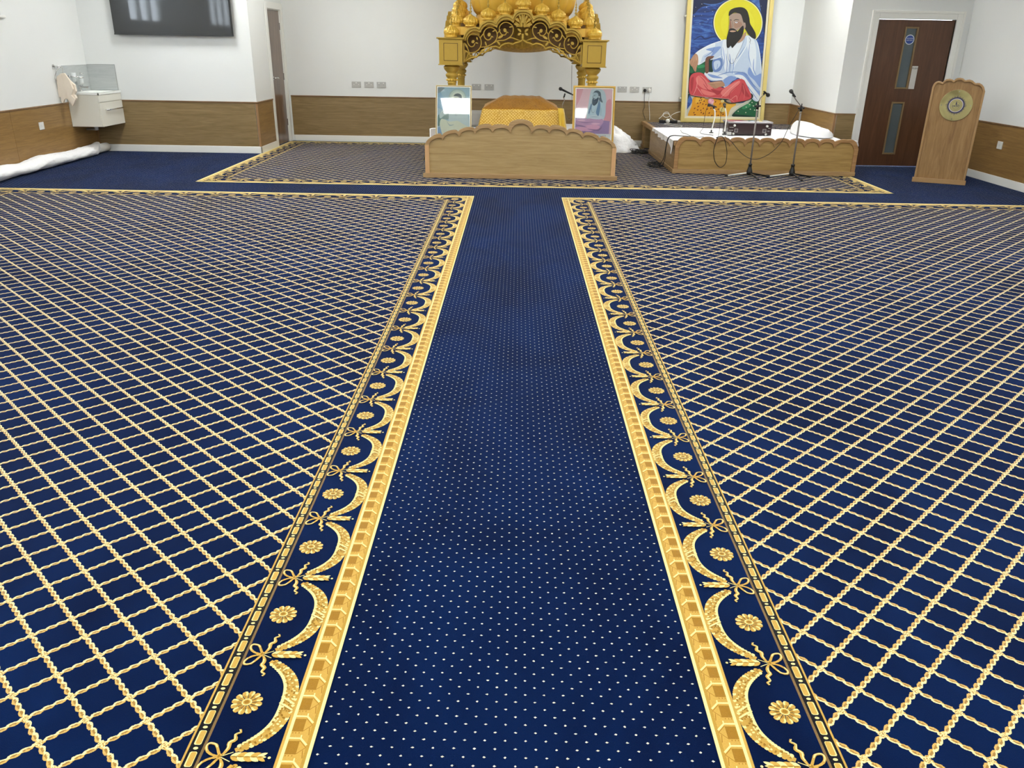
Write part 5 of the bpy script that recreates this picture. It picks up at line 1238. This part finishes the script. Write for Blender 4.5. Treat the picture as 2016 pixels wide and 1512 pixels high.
# hands, feet, face
sk = pm('skin', '#B58A6C'); sk2 = pm('skin_dark', '#8E6650'); sk3 = pm('skin_light', '#CBA68C'); skg = pm('skin_grey', '#A38C7E'); ink = pm('ink', '#1B1917')
paint(sk, [(230, 640), (262, 660), (268, 740), (250, 800), (240, 850), (222, 845), (200, 800), (180, 780), (168, 740), (190, 690)]); line(sk2, [(200, 720), (190, 770), (205, 800)], .006); line(sk2, [(225, 730), (215, 790), (232, 840)], .006); line(sk2, [(245, 720), (238, 790)], .006); line(sk3, [(240, 660), (250, 720)], .008)
paint(sk, [(375, 990), (440, 975), (540, 965), (575, 990), (580, 1025), (520, 1035), (470, 1055), (420, 1030), (400, 1005)]); line(sk2, [(400, 1003), (470, 1010)], .006); line(sk2, [(415, 1022), (480, 1028)], .005); line(sk2, [(440, 1042), (490, 1042)], .005); line(sk3, [(450, 985), (540, 978)], .008)
paint(skg, [(345, 1158), (380, 1160), (400, 1175), (360, 1178)]); paint(skg, [(600, 1195), (640, 1190), (660, 1222), (620, 1215)])
paint(ink, [(630, 170), (650, 120), (720, 90), (800, 90), (850, 130), (875, 210), (885, 280), (920, 340), (950, 400), (948, 462), (900, 445), (860, 400), (825, 340), (800, 260), (770, 180), (700, 150), (640, 190)])
paint(pm('neck', '#B08C74'), [(740, 500), (830, 380), (828, 430), (800, 480), (760, 505)])
paint(skg, [(640, 190), (700, 158), (770, 170), (800, 250), (812, 290), (770, 330), (720, 370), (640, 372), (632, 330), (640, 260)])
paint(sk2, [(640, 250), (655, 250), (665, 340), (640, 345)]); paint(pm('cheek', '#9C7A68'), [(700, 270), (770, 260), (790, 300), (740, 330), (700, 330)]); paint(skg, [(800, 285), (825, 270), (832, 320), (812, 350), (798, 330)])
for a, w_ in (([(690, 248), (715, 234), (755, 240)], .010), ([(640, 240), (655, 236), (665, 246)], .008), ([(700, 268), (725, 258), (745, 268)], .005), ([(668, 250), (680, 300), (672, 330)], .004)): line(ink, a, w_)
paint(wht, [(705, 268), (722, 261), (738, 269), (722, 276)]); paint(ink, [(717, 268), (722, 263), (727, 268), (722, 273)], False)
paint(ink, [(608, 560), (605, 470), (620, 400), (635, 350), (660, 338), (690, 340), (715, 355), (735, 372), (770, 330), (800, 305), (808, 330), (805, 380), (780, 450), (720, 520), (690, 555), (670, 572), (655, 545), (640, 560), (630, 570)])
paint(sk3, [(642, 372), (670, 362), (715, 368), (700, 380), (660, 382)]); line(sk2, [(645, 374), (680, 372), (710, 374)], .005)
line(pm('beads', '#2E3E66'), [(615, 570), (622, 680), (650, 750), (690, 745), (730, 660), (780, 560), (825, 450)], .006); line(ink, [(870, 440), (890, 480), (880, 500), (888, 520)], .006)
paint(pm('stem', '#6E4A3A'), [(360, 690), (455, 668), (430, 700), (395, 710), (390, 856), (352, 856)]); 
for k in range(9): line(sk2, [(356, 730+k*14), (392, 724+k*14)], .004)
# the two water lilies by the feet
pk = pm('pink', '#DE8FA4'); pk2 = pm('pink_light', '#EAB4BE')
paint(pk, cir(420, 1205, 36, 34, 14)); paint(pk2, [(395, 1190), (415, 1180), (430, 1200), (410, 1220)]); paint(pk2, [(425, 1215), (450, 1200), (448, 1230), (425, 1236)]); paint(pm('mauve', '#A98C8A'), [(405, 1236), (440, 1236), (445, 1250), (408, 1250)])
paint(pm('cream_flower', '#E2CE82'), cir(552, 1305, 32, 30, 14)); paint(pm('cream_flower', '#E2CE82'), cir(556, 1205, 22, 18, 10))
canvas.build('canvas', cm, pt, fix=False)

# ================================================================ lectern
A0 = Vector((4.942, 10.376, 0)); A1 = Vector((5.49, 10.118, 0)); ang = math.atan2(A1.y-A0.y, A1.x-A0.x); mid = (A0+A1)/2
lc = thing('lectern', 'tall light oak lectern with scalloped top and round brass emblem', 'lectern', tuple(mid), ang)
ux = Vector((math.cos(ang), math.sin(ang), 0)); nn = Vector((math.sin(ang), -math.cos(ang), 0))
def LP(px_, py_, off=.03): v_ = Wp(px_, py_, mid-nn*off, nn); d = v_-mid; return (d.dot(ux), v_.z)
def L(mb, name, m_, parent=lc, **k): return mb.build(name, m_, parent, local=True, **k)
Lt = [LP(1830+a/13.75, 150+b/13.75) for a, b in [(30, 750), (75, 480), (110, 300), (150, 215), (210, 155), (280, 130), (345, 138), (400, 172), (440, 118), (500, 82), (590, 70), (665, 80), (716, 122), (750, 78), (810, 48), (880, 42), (960, 56), (1030, 112), (1075, 98), (1150, 92), (1230, 118), (1312, 192), (1360, 182), (1420, 185), (1490, 225), (1540, 290), (1552, 350), (1530, 600)]]
# keep the traced crown, square the sides
hw_ = (LP(1901, 357, .02)[0]-LP(1796, 350, .02)[0])/2; xc = (LP(1901, 357, .02)[0]+LP(1796, 350, .02)[0])/2
hw_ = .284; xc = .002
tx0, tx1 = min(a for a, b in Lt), max(a for a, b in Lt)
def fitx(a): return xc-hw_+(a-tx0)/(tx1-tx0)*2*hw_
crown = [(fitx(a), b) for a, b in Lt[2:-2]]
def plumb(pts): 
    return [(xc-hw_, .05), (xc-hw_, pts[0][1]-.06)] + pts + [(xc+hw_, pts[-1][1]-.05), (xc+hw_, .05)]
OUTL = plumb(crown)
def inset(pts, d):
    out = []; n = len(pts)
    for i, p in enumerate(pts):
        a = pts[max(i-1, 0)]; b = pts[min(i+1, n-1)]; tx, ty = b[0]-a[0], b[1]-a[1]; l = math.hypot(tx, ty) or 1
        out.append((p[0]+ty/l*d, p[1]-tx/l*d))
    return out
INL = inset(OUTL, .026)
OUTL2 = OUTL
L(MB().prism([(a, b-.002) for a, b in OUTL], .014, .034), 'front_panel', M_oakv)
L(MB().band(OUTL, INL, -.006, .040), 'edge_moulding', plain('lectern_edge', '#A07E54', .07, 30, .45), bevel=.008)
L(MB().box(-.298, .298, -.022, .05, 0, .052), 'plinth', plain('lectern_edge', '#B58F62'), bevel=.004)
sidez = min(crown[0][1], crown[-1][1])-.03
for s_ in (-1, 1): L(MB().box(*sorted((s_*.280, s_*.262)), .040, .30, .0, sidez), 'side_board', plain('lectern_side', '#C9C6BC', .03, 12, .5), bevel=.002)
L(MB().box(-.262, .262, .05, .30, sidez-.10, sidez-.08), 'shelf', M_oakv); L(MB().box(-.262, .262, .05, .30, .05, .07), 'shelf', M_oakv)
# brass disc with a sunburst
dc = LP(1882.0, 207.5, -.004); R_ = .176
M_brass = mat('brushed_brass', '#B3A468', .28, .85, build=lambda b: ramp(noise(2.2, 2, mapping(objc(), (1.6, 1, 1.1)), .5, .6), [(.36, lin('#8E8558')), (.52, lin('#BDB27C')), (.66, lin('#CFC88A'))]))
M_ename = plain('blue_enamel', '#171A4E', .08, 30, .35); M_silver = plain('silver_ring', '#C9C3CC', .03, 30, .3, .5); M_etch = plain('etched_grey', '#5C5A5E', .05, 30, .4)
ds = L(MB().disc(dc, R_, -.001, .013, seg=64), 'brass_disc', M_brass, bevel=.0015)
sb = MB()
for k in range(44):
    a = 2*math.pi*k/44; r1 = .120 if k % 11 == 0 else (.112 if k % 2 else .106)
    sb.prism([(dc[0]+.083*math.cos(a-.068), dc[1]+.083*math.sin(a-.068)), (dc[0]+r1*math.cos(a), dc[1]+r1*math.sin(a)), (dc[0]+.083*math.cos(a+.068), dc[1]+.083*math.sin(a+.068))], -.0025, -.001)
sb.disc(dc, .088, -.0026, -.001, seg=48); L(sb, 'sunburst', M_ename, ds)
L(MB().disc(dc, .078, -.0036, -.0026, seg=48), 'ring', M_silver, ds); L(MB().disc(dc, .070, -.0042, -.0036, seg=48), 'ring_face', M_brass, ds)
tm = MB()
for k in range(34):
    a = 2*math.pi*k/34
    if k in (8, 9): continue
    for (r_, da, w_, h_) in ((.0585, 0, .0045, .0016), (.0625, .03, .0014, .005), (.0560, -.03, .0014, .003)) if k % 3 else ((.0590, 0, .0016, .008), (.0560, .04, .004, .0016)):
        c_, s_ = math.cos(a+da), math.sin(a+da); tm.prism([(dc[0]+c_*(r_+p)-s_*q_, dc[1]+s_*(r_+p)+c_*q_) for p, q_ in ((-h_/2, -w_/2), (h_/2, -w_/2), (h_/2, w_/2), (-h_/2, w_/2))], -.0048, -.0042)
L(tm, 'ring_lettering', M_etch, ds)
em = MB(); em.band([(dc[0]+.0440*math.cos(a), dc[1]+.0440*math.sin(a)) for a in [2*math.pi*k/40 for k in range(41)]], [(dc[0]+.0415*math.cos(a), dc[1]+.0415*math.sin(a)) for a in [2*math.pi*k/40 for k in range(41)]], -.0048, -.0042)
def es(pts, w_=.0042):
    q_ = spline([(dc[0]+a*.001, dc[1]+b*.001) for a, b in pts], 5); n = len(q_); A_, B_ = [], []
    for i in range(n):
        a = q_[max(i-1, 0)]; b = q_[min(i+1, n-1)]; tx, ty = b[0]-a[0], b[1]-a[1]; l = math.hypot(tx, ty) or 1
        A_.append((q_[i][0]-ty/l*w_/2, q_[i][1]+tx/l*w_/2)); B_.append((q_[i][0]+ty/l*w_/2, q_[i][1]-tx/l*w_/2))
    em.band(A_, B_, -.0050, -.0042)
es([(-38, 0), (38, 0)], .003); es([(-32, 0), (-34, -12), (-26, -20), (-18, -12), (-24, -6), (-14, -8), (-10, -16)]); es([(-12, 0), (-10, -12), (-2, -18), (4, -10), (2, 0)]); es([(10, 0), (10, -22)]); es([(16, 0), (22, -10), (16, -18)]); es([(10, 4), (18, 12), (28, 6), (28, -20)])
L(em, 'emblem', M_etch, ds)
fl_ = MB().prism([(dc[0]-.003, dc[1]+.002), (dc[0]-.006, dc[1]+.020), (dc[0]+.001, dc[1]+.052), (dc[0]+.007, dc[1]+.020), (dc[0]+.004, dc[1]+.002)], -.0056, -.0042); L(fl_, 'flame', M_ename, ds)
for a in (math.pi/2-.05, -math.pi/2-.1, 0.02, math.pi+.02): L(MB().disc((dc[0]+.155*math.cos(a), dc[1]+.155*math.sin(a)), .005, -.003, -.001, seg=12), 'screw', M_chrome, ds)
